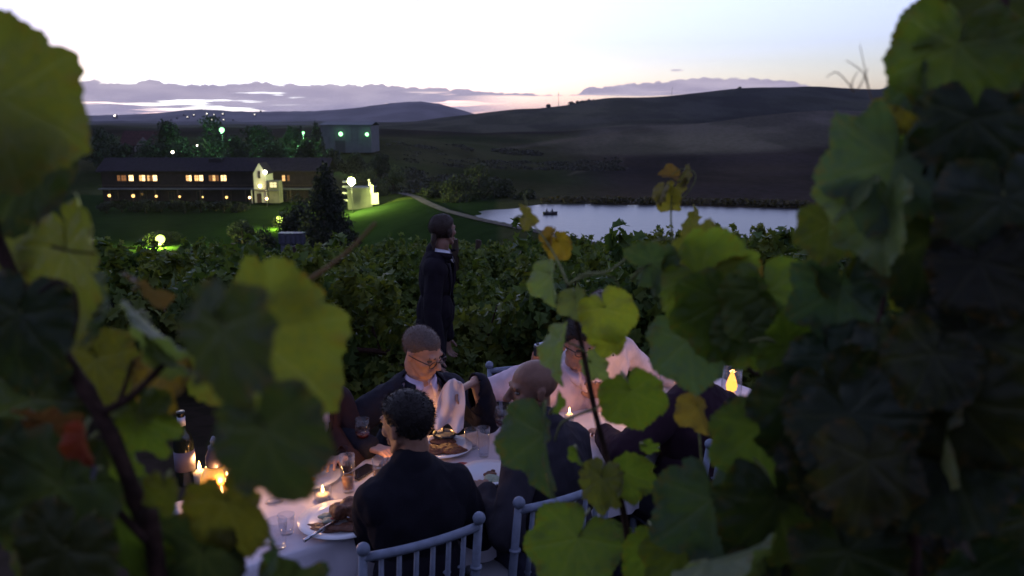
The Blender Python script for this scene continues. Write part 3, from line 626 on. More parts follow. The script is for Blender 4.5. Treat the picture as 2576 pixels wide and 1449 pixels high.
lamp('porch_lamp', 'warm lamp over the door of the gabled house', 654, 468, YG - 1.2, (1, 0.82, 0.35), 0.40, 28, 'globe', 'lamps on the gabled house', 22, pole=False)
lamp('path_lamp', 'orange path lamp at the left foot of the gabled house', 628, 497, YG - 2.6, (1, 0.6, 0.25), 0.26, 60, 'globe', 'lamps on the gabled house', 10)
lamp('path_lamp', 'orange path lamp at the right foot of the gabled house', 671, 500, YG - 2.6, (1, 0.6, 0.25), 0.30, 80, 'globe', 'lamps on the gabled house', 12)
lamp('yard_lamp', 'small white lamp on the slope below the red roofed house', 434, 383, 225, (1, 0.86, 0.7), 0.34, 120, 'globe', 'small white lamps on the slope', 16)
lamp('yard_lamp', 'tiny white lamp left of the tall dark tree', 496, 366, 235, (1, 0.86, 0.7), 0.20, 40, 'globe', 'small white lamps on the slope', 10)
lamp('yard_lamp', 'white lamp glimpsed past the large leaf at far left', 110, 355, 240, (1, 0.9, 0.8), 0.40, 80, 'globe', 'small white lamps on the slope', 14)
for i, (px, py) in enumerate(((288, 291), (462, 288), (471, 294), (444, 296), (487, 289), (430, 301), (520, 286), (509, 292), (538, 288), (551, 294), (560, 286), (497, 302), (533, 301), (548, 300), (562, 301), (585, 301), (640, 288), (655, 279))):
    p = atY(px, py, 2600); o = empty('far_house', p); tag(o, 'tiny lit house far off on the purple hill', 'house', 'lights of the far town')
    s = (1.0, 0.8, 1.15, 0.7)[i % 4] if i else 1.8
    MB().box((0, 4 * s, -2 * s), (6 * s, 6, 7 * s)).build('wall', Mt['dark_wall'], o); MB().box((0, 0.9, 0), (2.8 * s, 0.4, 2.2 * s)).build('window', emit_mat('far_window', (1, 0.9, 0.75), (6, 1.2, 2.5, 0.8, 3.0, 1.5)[i % 6]), o)
# lattice masts on the ridge
for i, px in enumerate((1405, 1690)):
    y = lerp(px, FAR_X, FAR[8][1]); b_ = atY(px, y + 2, 1198); o = empty('mast', b_); tag(o, ['thin mast on the ridge over the gap in the cloud', 'faint mast higher up the right ridge'][i], 'mast', 'masts on the ridge'); h = (20, 12)[i]
    MB().tube([(0, 0, -4), (0, 0, h)], [0.35, 0.12], 6).build('pole', Mt['metal'], o); MB().box((0, 0, h * 0.8), (2.0, 0.2, 0.2)).build('crossarm', Mt['metal'], o)

# ---------------------------------------------------------------- rowing boat with two people
bp_ = atZ(1384, 539, LAKE_Z); boat = empty('rowing_boat', (bp_.x, bp_.y, LAKE_Z), R(12)); tag(boat, 'small dark rowing boat on the lake', 'boat')
secs = []; L_, W_ = 3.0, 0.62
hull = MB(); vs, fs = [], []
for i in range(11):
    t_ = i / 10 * 2 - 1; w_ = W_ * math.sqrt(max(0.0, 1 - abs(t_) ** 2.6)) + 0.02; sh = 0.42 + 0.16 * t_ * t_
    for k in range(9): a = math.pi * k / 8; vs.append((t_ * L_ / 2, math.cos(a) * w_, sh - math.sin(a) * (sh + 0.12) if 0 < k < 8 else sh))
for i in range(10):
    for k in range(8): fs.append((i * 9 + k, i * 9 + k + 1, i * 9 + k + 10, i * 9 + k + 9))
bm_ = mat('boat_paint', (0.03, 0.028, 0.035), 0.7, 0.3)
ho = hull.add(vs, fs).build('hull', bm_, boat, True); md = ho.modifiers.new('solid', 'SOLIDIFY'); md.thickness = 0.05
for x_ in (-0.8, 0.5): MB().box((x_, 0, 0.30), (0.25, 1.05, 0.05)).build('thwart', Mt['timber'], boat)
for s in (-1, 1): MB().tube([(0.1, s * 0.5, 0.55), (1.3 * 0.6, s * 1.6, 0.05)], 0.025, 6).build('oar', Mt['timber'], boat)
for i, (x_, s) in enumerate(((-0.8, 1), (0.5, -1))):
    p = MB(); q = Vector((x_, 0, 0.32))
    p.cap(q + Vector((0, 0, 0.05)), 0.17, q + Vector((s * 0.05, 0, 0.5)), 0.16); p.ball(q + Vector((s * 0.1, 0, 0.78)), (0.1, 0.09, 0.12)); p.cap(q + Vector((0, 0, .5)), 0.06, q + Vector((s * .08, 0, .7)), 0.06)
    for sd_ in (-1, 1):
        p.cap(q + Vector((0, sd_ * 0.17, 0.48)), 0.06, q + Vector((s * 0.25, sd_ * 0.25, 0.28)), 0.05); p.cap(q + Vector((s * 0.25, sd_ * 0.25, 0.28)), 0.05, q + Vector((s * 0.5, sd_ * 0.22, 0.35)), 0.035); p.cap(q + Vector((0, sd_ * 0.1, 0.06)), 0.09, q + Vector((s * 0.42, sd_ * 0.12, 0.1)), 0.07); p.cap(q + Vector((s * 0.42, sd_ * 0.12, 0.1)), 0.07, q + Vector((s * 0.5, sd_ * 0.12, -0.2)), 0.05)
    o = p.build('person', mat('boater_clothes', (0.03, 0.03, 0.04), 0.9, 0.1), None, True); o.matrix_world = Matrix.Translation(boat.location) @ Matrix.Rotation(R(12), 4, 'Z')
    md = o.modifiers.new('remesh', 'REMESH'); md.mode = 'VOXEL'; md.voxel_size = 0.03
    tag(o, ['dark clothed rower at the left end of the lake boat', 'dark clothed passenger at the right end of the lake boat'][i], 'person', 'people in the rowing boat')

# ---------------------------------------------------------------- vineyard rows beyond the table
def vine_crown(seed, wide, h, count, size=0.125):
    r_ = random.Random(seed); bl = []
    for k in range(15): bl.append((r_.uniform(-wide / 2, wide / 2), r_.uniform(-0.22, 0.22), r_.uniform(0.16, 0.86) * h, r_.uniform(0.2, 0.34), r_.uniform(0.2, 0.32), r_.uniform(0.16, 0.26)))
    for k in range(7):
        x_ = r_.uniform(-wide / 2, wide / 2); bl.append((x_, r_.uniform(-.2, .2), h * r_.uniform(0.86, 1.05), 0.06, 0.06, 0.16))
    return leaf_cloud('crown', bl, count, size, seed, shell=0.35, lobed=True)
crowns = [vine_crown(100 + k, 1.9, 1.22, 3200, 0.082) for k in range(6)]
far_crowns = [vine_crown(200 + k, 2.4, 1.15, 1300, 0.115) for k in range(4)]
tmb = MB()
tmb.tube([(0, 0, -0.3), (0.03, 0.02, 0.25), (-0.02, 0, 0.5)], [0.05, 0.04, 0.045], 7)
for s in (-1, 1): tmb.tube([(-0.02, 0, 0.48), (s * 0.3, 0.03, 0.6), (s * 0.75, 0, 0.66)], [0.035, 0.025, 0.015], 6); tmb.tube([(s * 0.4, 0.02, 0.62), (s * 0.5, 0.05, 0.95)], [0.012, 0.006], 5)
trunk_me = tmb.mesh('trunk'); trunk_me.materials.append(Mt['cane'])
for me in crowns + far_crowns: me.materials.append(Mt['leaf_field'])
post_me = MB().tube([(0, 0, -0.4), (0, 0, 1.45)], [0.045, 0.04], 8).mesh('post'); post_me.materials.append(Mt['timber'])
count = 0; extra = []
Y = 5.75; row = 0
rv_ = random.Random(3)
while Y < 47:
    far_ = Y > 17
    step = 1.45 if not far_ else 2.1
    half = Y * 0.66 + 1.5
    x = -half + rv_.uniform(0, step)
    while x < half:
        yy = Y + rv_.uniform(-0.15, 0.15) + (0.0 if Y > 8 else 0)
        z = ground_z(x, yy)
        if not (abs(x) < 0.0):
            if count < 298:
                vroot = empty('grapevine', (x, yy, z), rv_.uniform(-0.12, 0.12) + (math.pi if rv_.random() < 0.5 else 0)); s = rv_.uniform(0.88, 1.12); vroot.scale = (s, s, s * rv_.uniform(0.92, 1.1))
                tag(vroot, 'leafy green vine in the vineyard rows beyond the table', 'grapevine', 'vines in the vineyard rows beyond the table')
                c_ = bpy.data.objects.new('crown', (far_crowns if far_ else crowns)[rv_.randrange(4 if far_ else 6)]); C.objects.link(c_); c_.parent = vroot
                hue = rv_.random(); c_.color = (0.064 + 0.05 * hue, 0.112 + 0.03 * hue, 0.030, 1)
                t_ = bpy.data.objects.new('trunk', trunk_me); C.objects.link(t_); t_.parent = vroot
            else: extra.append((x, yy, z + 0.72, 1.1, 0.42, 0.42))
            count += 1
        x += step * rv_.uniform(0.9, 1.1)
    if row < 7:
        for k in range(-3, 4):
            x = k * 4.6 + (row % 2) * 1.3 - 0.6
            if abs(x) < half and not (row < 2 and abs(x) < 1.6):
                z = ground_z(x, Y); o = link('vineyard_post', post_me); o.location = (x, Y, z); o.rotation_euler = (rv_.uniform(-0.04, 0.04), rv_.uniform(-0.05, 0.05), 0); tag(o, 'weathered timber post among the vineyard rows', 'post', 'posts of the vineyard trellis')
    Y += 1.75 if not far_ else 2.5; row += 1
if extra:
    o = link('vineyard_mass', leaf_cloud('vineyard_mass', extra, len(extra) * 500, 0.15, 77, 0.4), Mt['leaf_field']); o.color = (0.095, 0.145, 0.04, 1)
    tag(o, 'far vines at the lower edge of the vineyard', 'vineyard', kind='stuff')

for k in range(7):  # unseen vines added below the frame, blocking low light from behind
    x = -4.2 + k * 1.4; yy = 1.02 + (0.05 if k % 2 else -0.04)
    vroot = empty('grapevine', (x, yy, ground_z(x, yy)), 0.05 * (k - 3)); vroot.scale = (1, 0.8, 0.74)
    tag(vroot, 'unseen leafy vine added before the camera to block light from behind', 'grapevine', 'unseen vines added before the camera')
    c_ = bpy.data.objects.new('crown', crowns[k % 6]); C.objects.link(c_); c_.parent = vroot; c_.color = (0.06, 0.09, 0.035, 1)
    t_ = bpy.data.objects.new('trunk', trunk_me); C.objects.link(t_); t_.parent = vroot
# ---------------------------------------------------------------- dinner table
TA = R(32.5); TU, TN = Vector((math.cos(TA), math.sin(TA), 0)), Vector((-math.sin(TA), math.cos(TA), 0))
def ST(s, t, z=0.0): v = TU * s + TN * t; return Vector((v.x, v.y, z))
S0, S1, T0, T1, TZ = 0.42, 3.25, 2.42, 3.02, 0.745
tc_ = ST((S0 + S1) / 2, (T0 + T1) / 2)
Mt['cloth'] = mat('linen', (0.58, 0.55, 0.62), 0.8, 0.2, var=0.05, scale=4, bump=0.25, bscale=25)
table = empty('dining_table', tc_, TA); tag(table, 'long dinner table under a white cloth', 'table')
TL, TWd = S1 - S0, T1 - T0
MB().box((0, 0, TZ - 0.02), (TL - 0.02, TWd - 0.02, 0.03)).build('table_top', Mt['timber'], table)
for sx_ in (-1, 0, 1):
    for sy_ in (-1, 1): MB().tube([(sx_ * (TL / 2 - 0.15), sy_ * (TWd / 2 - 0.07), 0.0), (sx_ * (TL / 2 - 0.15), sy_ * (TWd / 2 - 0.07), TZ - 0.035)], 0.022, 8).build('leg', Mt['metal'], table)
NXc, NYc, DROP = 210, 60, 0.24
vs, fs = [], []
for j in range(NYc + 1):
    for i in range(NXc + 1):
        a = -TL / 2 - DROP + (TL + 2 * DROP) * i / NXc; b_ = -TWd / 2 - DROP + (TWd + 2 * DROP) * j / NYc
        ea, eb = max(0, abs(a) - TL / 2), max(0, abs(b_) - TWd / 2); ex = max(ea, eb) if min(ea, eb) == 0 else math.hypot(ea, eb) * 0.8
        x_ = max(-TL / 2, min(TL / 2, a)); y_ = max(-TWd / 2, min(TWd / 2, b_))
        k = min(1.0, ex / 0.06); wv = noise.noise((a * 6.5, b_ * 6.5, 1.7)) * 0.035 + math.sin((a if eb >= ea else b_) * 26 + noise.noise((a * 3, b_ * 3, 0)) * 3) * 0.018
        out = ex * 0.10 + k * (0.010 + max(-0.006, wv * min(1, ex / 0.15)))
        if ea > 0: x_ += math.copysign(out, a)
        if eb > 0: y_ += math.copysign(out, b_)
        z_ = TZ + 0.006 - max(0, ex - 0.004) + noise.noise((a * 5, b_ * 5, 3)) * 0.0035 * (1 - k) + max(0, noise.noise((a * 2.2, b_ * 11, 9)) - 0.25) * 0.012 * (1 - k)
        if abs(a) < TL / 2 and abs(abs(a) - 0.55) < 0.006: z_ += 0.002
        vs.append((x_, y_, z_))
for j in range(NYc):
    for i in range(NXc): q = j * (NXc + 1) + i; fs.append((q, q + 1, q + NXc + 2, q + NXc + 1))
cl = MB().add(vs, fs).build('tablecloth', Mt['cloth'], None, True); cl.location = tc_; cl.rotation_euler = (0, 0, TA)
tag(cl, 'white tablecloth creased over the long dinner table', 'tablecloth')
CZ = TZ + 0.010
def onT(px, py, z=CZ): return atZ(px, py, z)

# ---------------------------------------------------------------- chairs
Mt['chair'] = mat('chair_paint', (0.17, 0.20, 0.28), 0.45, 0.4, var=0.12, scale=30)
def make_chair(loc, rz, label, group='white spindle back chairs'):
    root = empty('spindle_chair', loc, rz); tag(root, label, 'chair', group); w = 0.19; p = Mt['chair']
    MB().box((0, 0, 0.445), (0.40, 0.40, 0.035)).build('seat', p, root, bevel=0.012)
    MB().box((0, 0.005, 0.478), (0.37, 0.37, 0.03)).build('cushion', mat('cushion', (0.5, 0.5, 0.55), 0.9, 0.1), root, bevel=0.014)
    for s in (-1, 1):
        mb = MB(); pts = [(s * (w - 0.01), -0.19, 0.0), (s * w, -0.185, 0.44), (s * w, -0.20, 0.66), (s * w, -0.235, 0.905)]; mb.tube(pts, [0.013, 0.016, 0.015, 0.013], 10)
        for z_ in (0.12, 0.28, 0.55, 0.74): mb.lathe([(0.0, z_ - 0.008), (0.02, z_ - 0.004), (0.02, z_ + 0.004), (0.0, z_ + 0.008)], (s * w, -0.188 - max(0, z_ - 0.44) * 0.085, 0), 10)
        o = mb.build('back_post', p, root, True); MB().ball((s * w, -0.238, 0.922), 0.021, 12, 8).build('finial', p, o, True)
        mb = MB(); mb.tube([(s * w, 0.185, 0.43), (s * (w - 0.005), 0.185, 0.2), (s * (w - 0.012), 0.185, 0.0)], [0.017, 0.015, 0.011], 10); mb.build('front_leg', p, root, True)
    def rail(z, y, r_, name, bow=0.02): return MB().tube([(-w + k * 2 * w / 8, y - bow * (1 - (k / 4 - 1) ** 2), z) for k in range(9)], r_, 8).build(name, p, root, True)
    rail(0.892, -0.232, 0.0145, 'top_rail'); rail(0.565, -0.195, 0.011, 'lower_rail')
    for k in range(6):
        x_ = -w + (k + 1) * 2 * w / 7; bw = 0.02 * (1 - (x_ / w) ** 2); mb = MB(); mb.tube([(x_, -0.193 - bw, 0.565), (x_, -0.208 - bw, 0.70), (x_, -0.231 - bw, 0.892)], [0.008, 0.0095, 0.008], 8)
        for z_ in (0.64, 0.76): mb.lathe([(0.0, z_ - 0.006), (0.014, z_), (0.0, z_ + 0.006)], (x_, -0.200 - bw - (z_ - 0.64) * 0.08, 0), 8)
        mb.build('spindle', p, root, True)
    for y_, z_ in ((0.185, 0.2), (-0.187, 0.22)): MB().tube([(-w + 0.005, y_, z_), (w - 0.005, y_, z_)], 0.009, 8).build('stretcher', p, root)
    for s in (-1, 1): MB().tube([(s * (w - 0.005), -0.187, 0.26), (s * (w - 0.005), 0.185, 0.26)], 0.009, 8).build('stretcher', p, root)
    return root
NEAR, FARY = TA, TA + math.pi
CH_C = ST(0.985, 2.05 + 0.215); CH_D = ST(1.515, 2.05 + 0.225); CH_G = ST(2.40, 2.07 + 0.215)
CH_B = ST(1.47, 3.36); CH_F = ST(2.21, 3.22)
make_chair(CH_C, NEAR - R(3), 'white spindle back chair nearest the camera')
make_chair(CH_D, NEAR, 'white spindle back chair of the man in grey with the shaved head')
make_chair(CH_G, NEAR, 'white spindle back chair of the diner in dark maroon')
make_chair(Vector((0.12, 3.74, 0)), math.pi + R(12), 'white spindle back chair behind the diner holding a camera')

# ---------------------------------------------------------------- people
def skin_mat(name, c): return mat(name, c, 0.55, 0.35, var=0.10, scale=25, bump=0.12, bscale=160, sss=0.12)
def cloth_mat(name, c, bump=0.3, bs=220.0, rough=0.9): return mat(name, c, rough, 0.15, var=0.10, scale=14, bump=bump, bscale=bs)
def remesh(mb, voxel, it=2, fac=0.5):
    me = mb.mesh('tmp'); o = bpy.data.objects.new('tmp', me); C.objects.link(o)
    md = o.modifiers.new('r', 'REMESH'); md.mode = 'VOXEL'; md.voxel_size = voxel; md.use_smooth_shade = True
    if it: sm = o.modifiers.new('s', 'SMOOTH'); sm.factor = fac; sm.iterations = it
    dg = bpy.context.evaluated_depsgraph_get(); dg.update(); out = bpy.data.meshes.new_from_object(o.evaluated_get(dg))
    bpy.data.objects.remove(o); bpy.data.meshes.remove(me); return out
def mesh_np(me):
    v = np.empty(len(me.vertices) * 3); me.vertices.foreach_get('co', v); nn = np.empty(len(me.vertices) * 3); me.vertices.foreach_get('normal', nn); return v.reshape(-1, 3), nn.reshape(-1, 3)
def fold(me, amp, sc, seed=0.0, stretch=(1, 1, 0.45)):
    v, nn = mesh_np(me)
    for i in range(len(v)):
        q = Vector((v[i][0] * sc * stretch[0] + seed, v[i][1] * sc * stretch[1], v[i][2] * sc * stretch[2])); a = noise.noise(q); b = noise.noise(q * 2.3)
        v[i] += nn[i] * amp * (a + (0.5 - abs(b)) * 0.8)
    me.vertices.foreach_set('co', v.ravel()); me.update()
def rot(yaw, pitch, roll): return Matrix.Rotation(R(yaw), 3, 'Z') @ Matrix.Rotation(R(-pitch), 3, 'X') @ Matrix.Rotation(R(roll), 3, 'Y')   # pitch > 0 looks down
def head_prims(mb, c, H, big=0.93):
    k = big
    def T(p): return c + H @ (Vector(p) * k)
    def E(p, r): mb.ball(T(p), tuple(a * k for a in r), 20, 14, H)
    def K(a, ra, b, rb): mb.cap(T(a), ra * k, T(b), rb * k)
    E((0, -0.014, 0.034), (0.0765, 0.098, 0.083)); E((0, 0.026, 0.0), (0.066, 0.066, 0.088)); E((0, 0.022, -0.058), (0.055, 0.058, 0.050))
    E((0, 0.074, -0.099), (0.023, 0.020, 0.019)); K((-0.030, 0.055, -0.094), 0.018, (0.030, 0.055, -0.094), 0.018)
    for s in (-1, 1):
        E((s * 0.040, 0.058, -0.020), (0.024, 0.026, 0.022)); K((s * 0.052, -0.005, -0.045), 0.016, (s * 0.036, 0.045, -0.088), 0.016)
        E((s * 0.078, -0.010, -0.010), (0.008, 0.018, 0.029)); E((s * 0.080, -0.016, 0.004), (0.007, 0.015, 0.018))
    K((-0.036, 0.080, 0.022), 0.0125, (0.036, 0.080, 0.022), 0.0125)
    K((0, 0.090, 0.014), 0.0095, (0, 0.119, -0.028), 0.0125); E((0, 0.108, -0.032), (0.018, 0.014, 0.010))
    K((-0.021, 0.089, -0.061), 0.008, (0.021, 0.089, -0.061), 0.008); K((-0.018, 0.088, -0.075), 0.0098, (0.018, 0.088, -0.075), 0.0098)
    K((0, -0.020, -0.045), 0.052, (0, -0.020, -0.085), 0.050)
def hand_prims(mb, w, d, nrm, side, curl=0.5, sc=1.0, spread=0.12):
    """w wrist, d finger direction, nrm palm-facing direction"""
    d = Vector(d).normalized(); nrm = Vector(nrm); nrm = (nrm - d * nrm.dot(d)).normalized(); x = d.cross(nrm) * side     # x towards the thumb
    for i, (off, L) in enumerate(((0.030, 0.072), (0.010, 0.080), (-0.010, 0.074), (-0.029, 0.058))):
        kn = w + d * 0.088 * sc + x * off * sc
        mb.cap(w + x * off * 0.55 * sc + d * 0.01, 0.013 * sc, kn, 0.0115 * sc, 8)
        dd = d + x * (off * spread / 0.03); dd.normalize(); p = kn; ang = 0
        for j, fr in enumerate((0.45, 0.32, 0.25)):
            ang += curl * (0.75, 0.95, 0.6)[j]; q = p + (dd * math.cos(ang) + nrm * math.sin(ang)) * L * fr * sc; mb.cap(p, (0.0095 - 0.0012 * j) * sc, q, (0.0085 - 0.0012 * j) * sc, 8); p = q
    a = w + d * 0.025 * sc + x * 0.028 * sc; b = a + (x * 0.6 + d * 0.7 + nrm * 0.35).normalized() * 0.045 * sc; c_ = b + (x * 0.1 + d * 0.8 + nrm * (0.3 + curl * 0.5)).normalized() * 0.034 * sc
    mb.cap(w + d * 0.01, 0.013 * sc, a, 0.014 * sc, 8); mb.cap(a, 0.0135 * sc, b, 0.0105 * sc, 8); mb.cap(b, 0.0105 * sc, c_, 0.008 * sc, 8)
def elbow(sh, wr, l1, l2, pole):
    d = wr - sh; L = min(d.length, (l1 + l2) * 0.995); d.normalize(); a = (l1 * l1 - l2 * l2 + L * L) / (2 * L); h = math.sqrt(max(0, l1 * l1 - a * a))
    p = pole - d * pole.dot(d); p.normalize(); return sh + d * a + p * h, sh + d * L
def hair_from(body_me, c, H, mask, thick, matl, root, name='hair', strands=None, slen=0.014, flow=(0, -0.6, -0.4), seed=1, wstr=0.0011, big=0.93):
    strands = 3500 if strands is None and slen > 0.005 else (strands or 0)
    v, nn = mesh_np(body_me); Hn = np.array(H); loc = (v - np.array(c)) @ Hn / big      # into head space
    d = np.linalg.norm(loc, axis=1); mk = np.zeros(len(v)); near = np.where(d < 0.2)[0]
    for i in near: mk[i] = mask(*loc[i])
    keep = {}; V = []; rs = np.random.RandomState(seed)
    F = []
    for p in body_me.polygons:
        if all(mk[i] > 0.02 for i in p.vertices):
            f = []
            for i in p.vertices:
                if i not in keep:
                    keep[i] = len(V); q = loc[i]; t = thick * min(1, mk[i]) * (0.85 + 0.3 * noise.noise(Vector(q) * 40)); V.append(v[i] + nn[i] * t)
                f.append(keep[i])
            F.append(f)
    if not V: return None
    V = np.array(V); idx = list(keep.keys()); fl = Hn @ np.array(flow)
    vs, fs = V.tolist(), [list(f) for f in F]; nv = len(vs)
    for k in range(strands):
        i = rs.randint(len(idx)); b = V[keep[idx[i]]] + rs.normal(size=3) * 0.002; nrm = nn[idx[i]]; m_ = min(1, mk[idx[i]])
        dr = nrm * 0.7 + fl * (0.5 + rs.rand() * 0.6) + rs.normal(size=3) * 0.25; dr /= np.linalg.norm(dr); sidev = np.cross(dr, rs.normal(size=3)); sidev /= np.linalg.norm(sidev); L = slen * (0.5 + rs.rand()) * m_
        o_ = len(vs); vs += [(b - sidev * wstr).tolist(), (b + sidev * wstr).tolist(), (b + dr * L).tolist()]; fs.append([o_, o_ + 1, o_ + 2])
    me = bpy.data.meshes.new(name); me.from_pydata(vs, [], fs); me.update(); return link(name, me, matl, root, True)
def sm01(a, b, x): t = min(1, max(0, (x - a) / (b - a))); return t * t * (3 - 2 * t)
def mask_short(x, y, z):
    line = 0.058 if y > 0.05 else (0.026 + (y - 0.012) * 0.85 if y > 0.012 else (0.018 if y > -0.028 else -0.03 - min(0.03, (-0.028 - y) * 0.6)))
    line += 0.007 * noise.noise((x * 60, y * 60, 1.0))
    return sm01(line - 0.006, line + 0.022, z) * (1 if abs(x) < 0.09 else 0)
def person(label, loc, yaw, lean=8, side_lean=0.0, head=(0, 0, 0), head_off=(0, 0, 0), skin=(0.42, 0.24, 0.17), wrists=None, hands=None, poles=None, tall=1.0, stand=False, drop=0.0,
           jacket=None, shirt=None, trousers=(0.03, 0.03, 0.04), hair=None, hair_mask=mask_short, hair_thick=0.012, slen=0.014, open_front=0.0, glasses=False, twist=0.0, group='diners at the long table', flow=(0, -0.6, -0.4), hair_extra=None, sleeve=True, collar=True, cat='person', fat=1.0, big=0.93):
    M = Matrix.Translation(Vector(loc)) @ Matrix.Rotation(yaw, 4, 'Z'); Mi = M.inverted()
    hipz = 0.93 if stand else 0.54 - drop
    pel = Vector((0, 0, hipz)); ax = Matrix.Rotation(R(-lean), 3, 'X') @ Matrix.Rotation(R(side_lean), 3, 'Y'); tw = Matrix.Rotation(R(twist), 3, 'Z')
    chestc = pel + ax @ Vector((0, 0, 0.30)); nb = pel + ax @ Vector((0, 0.0, 0.475)); A = ax @ tw
    sh = {s: pel + ax @ Vector((0, 0, 0.405)) + A @ Vector((s * 0.172 * fat, 0, 0)) for s in (-1, 1)}
    H = Matrix.Rotation(0, 3, 'X') @ rot(*head); hc = nb + Vector((0, 0.035, 0.15)) + Vector(head_off)
    body = MB(); head_prims(body, hc, H, big); body.cap(hc + H @ Vector((0, -0.016, -0.080)), 0.050, nb + Vector((0, 0, -0.02)), 0.056)
    body.ball(chestc, (0.14, 0.085, 0.16), 16, 12, A); body.cap(pel, 0.09, chestc, 0.09); body.cap(sh[-1] + A @ Vector((0.03, 0, -0.01)), 0.042, sh[1] + A @ Vector((-0.03, 0, -0.01)), 0.042); body.cap(nb + Vector((0, 0, -.02)), 0.06, chestc, 0.10)
    sleeves = MB(); tors = MB(); hips = MB()
    for s in (-1, 1):
        wl_ = (Mi @ wrists[s]) if wrists and s in wrists else (sh[s] + Vector((s * 0.06, 0.28, -0.36)) if not stand else sh[s] + Vector((s * 0.05, 0.02, -0.54)))
        pole = Vector(poles[s]) if poles and s in poles else Vector((s * 0.6, -0.6, -0.6))
        e, w = elbow(sh[s], wl_, 0.285, 0.255, pole)
        body.cap(sh[s] + A @ Vector((-s * 0.018, 0, -0.015)), 0.040, e, 0.036); body.cap(e, 0.037, w, 0.026)
        hd, hn, cu = (hands[s] if hands and s in hands else ((w - e).normalized(), Vector((0, 0.2, -1)), 0.5))
        if hands and s in hands: hd, hn = Mi.to_3x3() @ Vector(hd), Mi.to_3x3() @ Vector(hn)
        hand_prims(body, w, hd, hn, s, cu, 1.02)
        cuff = e + (w - e) * 0.94
        sleeves.cap(sh[s] + A @ Vector((-s * 0.018, 0, -0.012)), 0.064 * fat, e, 0.054 * fat); sleeves.cap(e, 0.054 * fat, cuff, 0.043)
        sleeves.cap(sh[s] + A @ Vector((-s * 0.11, -0.01, 0.030)), 0.050, sh[s] + A @ Vector((-s * 0.02, -0.005, -0.005)), 0.060 * fat)
        hp = pel + Vector((s * 0.09, 0, -0.02))
        if stand:
            kn = hp + Vector((s * 0.005, 0.02 * s, -0.43)); an = kn + Vector((0, -0.03, -0.42)); foot = an + Vector((0, 0.15, -0.05))
        else: kn = hp + Vector((s * 0.03, 0.42, -0.01)); an = kn + Vector((0, -0.05, -0.43)); foot = an + Vector((0, 0.15, -0.04))
        body.cap(hp, 0.07, kn, 0.05); body.cap(kn, 0.05, an, 0.035); body.cap(an, 0.035, foot, 0.03)
        hips.cap(hp, 0.098 * fat, kn, 0.072); hips.cap(kn, 0.072, an, 0.055)
    hips.ball(pel + Vector((0, -0.01, -0.01)), (0.175 * fat, 0.13 * fat, 0.12), 18, 12)
    tors.ball(chestc + A @ Vector((0, 0.0, 0.03)), (0.178 * fat, 0.122 * fat, 0.19), 20, 14, A); tors.ball(pel + ax @ Vector((0, 0.01, 0.10)), (0.168 * fat, 0.132 * fat, 0.17), 20, 14, ax)
    tors.cap(sh[-1] + A @ Vector((0.04, 0, -0.02)), 0.075, sh[1] + A @ Vector((-0.04, 0, -0.02)), 0.075); tors.cap(nb + Vector((0, -0.01, -0.05)), 0.068, nb + Vector((0, -0.004, 0.012)), 0.063)
    bme = remesh(body, 0.0052, 2, 0.45)
    # eye sockets
    v, nn = mesh_np(bme); Hn = np.array(H); lc = (v - np.array(hc)) @ Hn / big
    for s in (-1, 1):
        d2 = ((lc - np.array((s * 0.032, 0.088, 0.002))) ** 2 / np.array((0.019, 0.03, 0.011)) ** 2).sum(1); v -= (np.exp(-d2) * 0.010)[:, None] * (Hn @ np.array((0, 1, 0)))
    d2 = ((lc - np.array((0, 0.1, -0.0675))) ** 2 / np.array((0.026, 0.03, 0.0030)) ** 2).sum(1); v -= (np.exp(-d2) * 0.004)[:, None] * (Hn @ np.array((0, 1, 0)))
    bme.vertices.foreach_set('co', v.ravel()); bme.update()
    root = link('person', bme, skin_mat('skin', skin), None, True); root.matrix_world = M; tag(root, label, cat, group)
    for s in (-1, 1): MB().ball(hc + H @ (Vector((s * 0.032, 0.0735, 0.001)) * big), (0.0125, 0.0125, 0.0085), 12, 8, H).build('eye', mat('eye', (0.10, 0.08, 0.07), 0.2, 0.5), root, True)
    for s in (-1, 1): MB().cap(hc + H @ (Vector((s * 0.018, 0.090, 0.020)) * big), 0.0042, hc + H @ (Vector((s * 0.047, 0.080, 0.024)) * big), 0.003).build('eyebrow', mat('brow', hair or (0.08, 0.06, 0.05), 0.9, 0.1), root, True)
    if hair: 
        hm = mat('hair', hair, 0.6, 0.3, var=0.16, scale=160); hair_from(bme, hc, H, hair_mask, hair_thick, hm, root, seed=len(label), slen=slen, flow=flow, big=big)
        if hair_extra: hair_extra(hc, H, hm, root)
    tm = remesh(hips, 0.012, 3); fold(tm, 0.006, 9, 2.0); link('trousers', tm, cloth_mat('trousers', trousers), root, True)
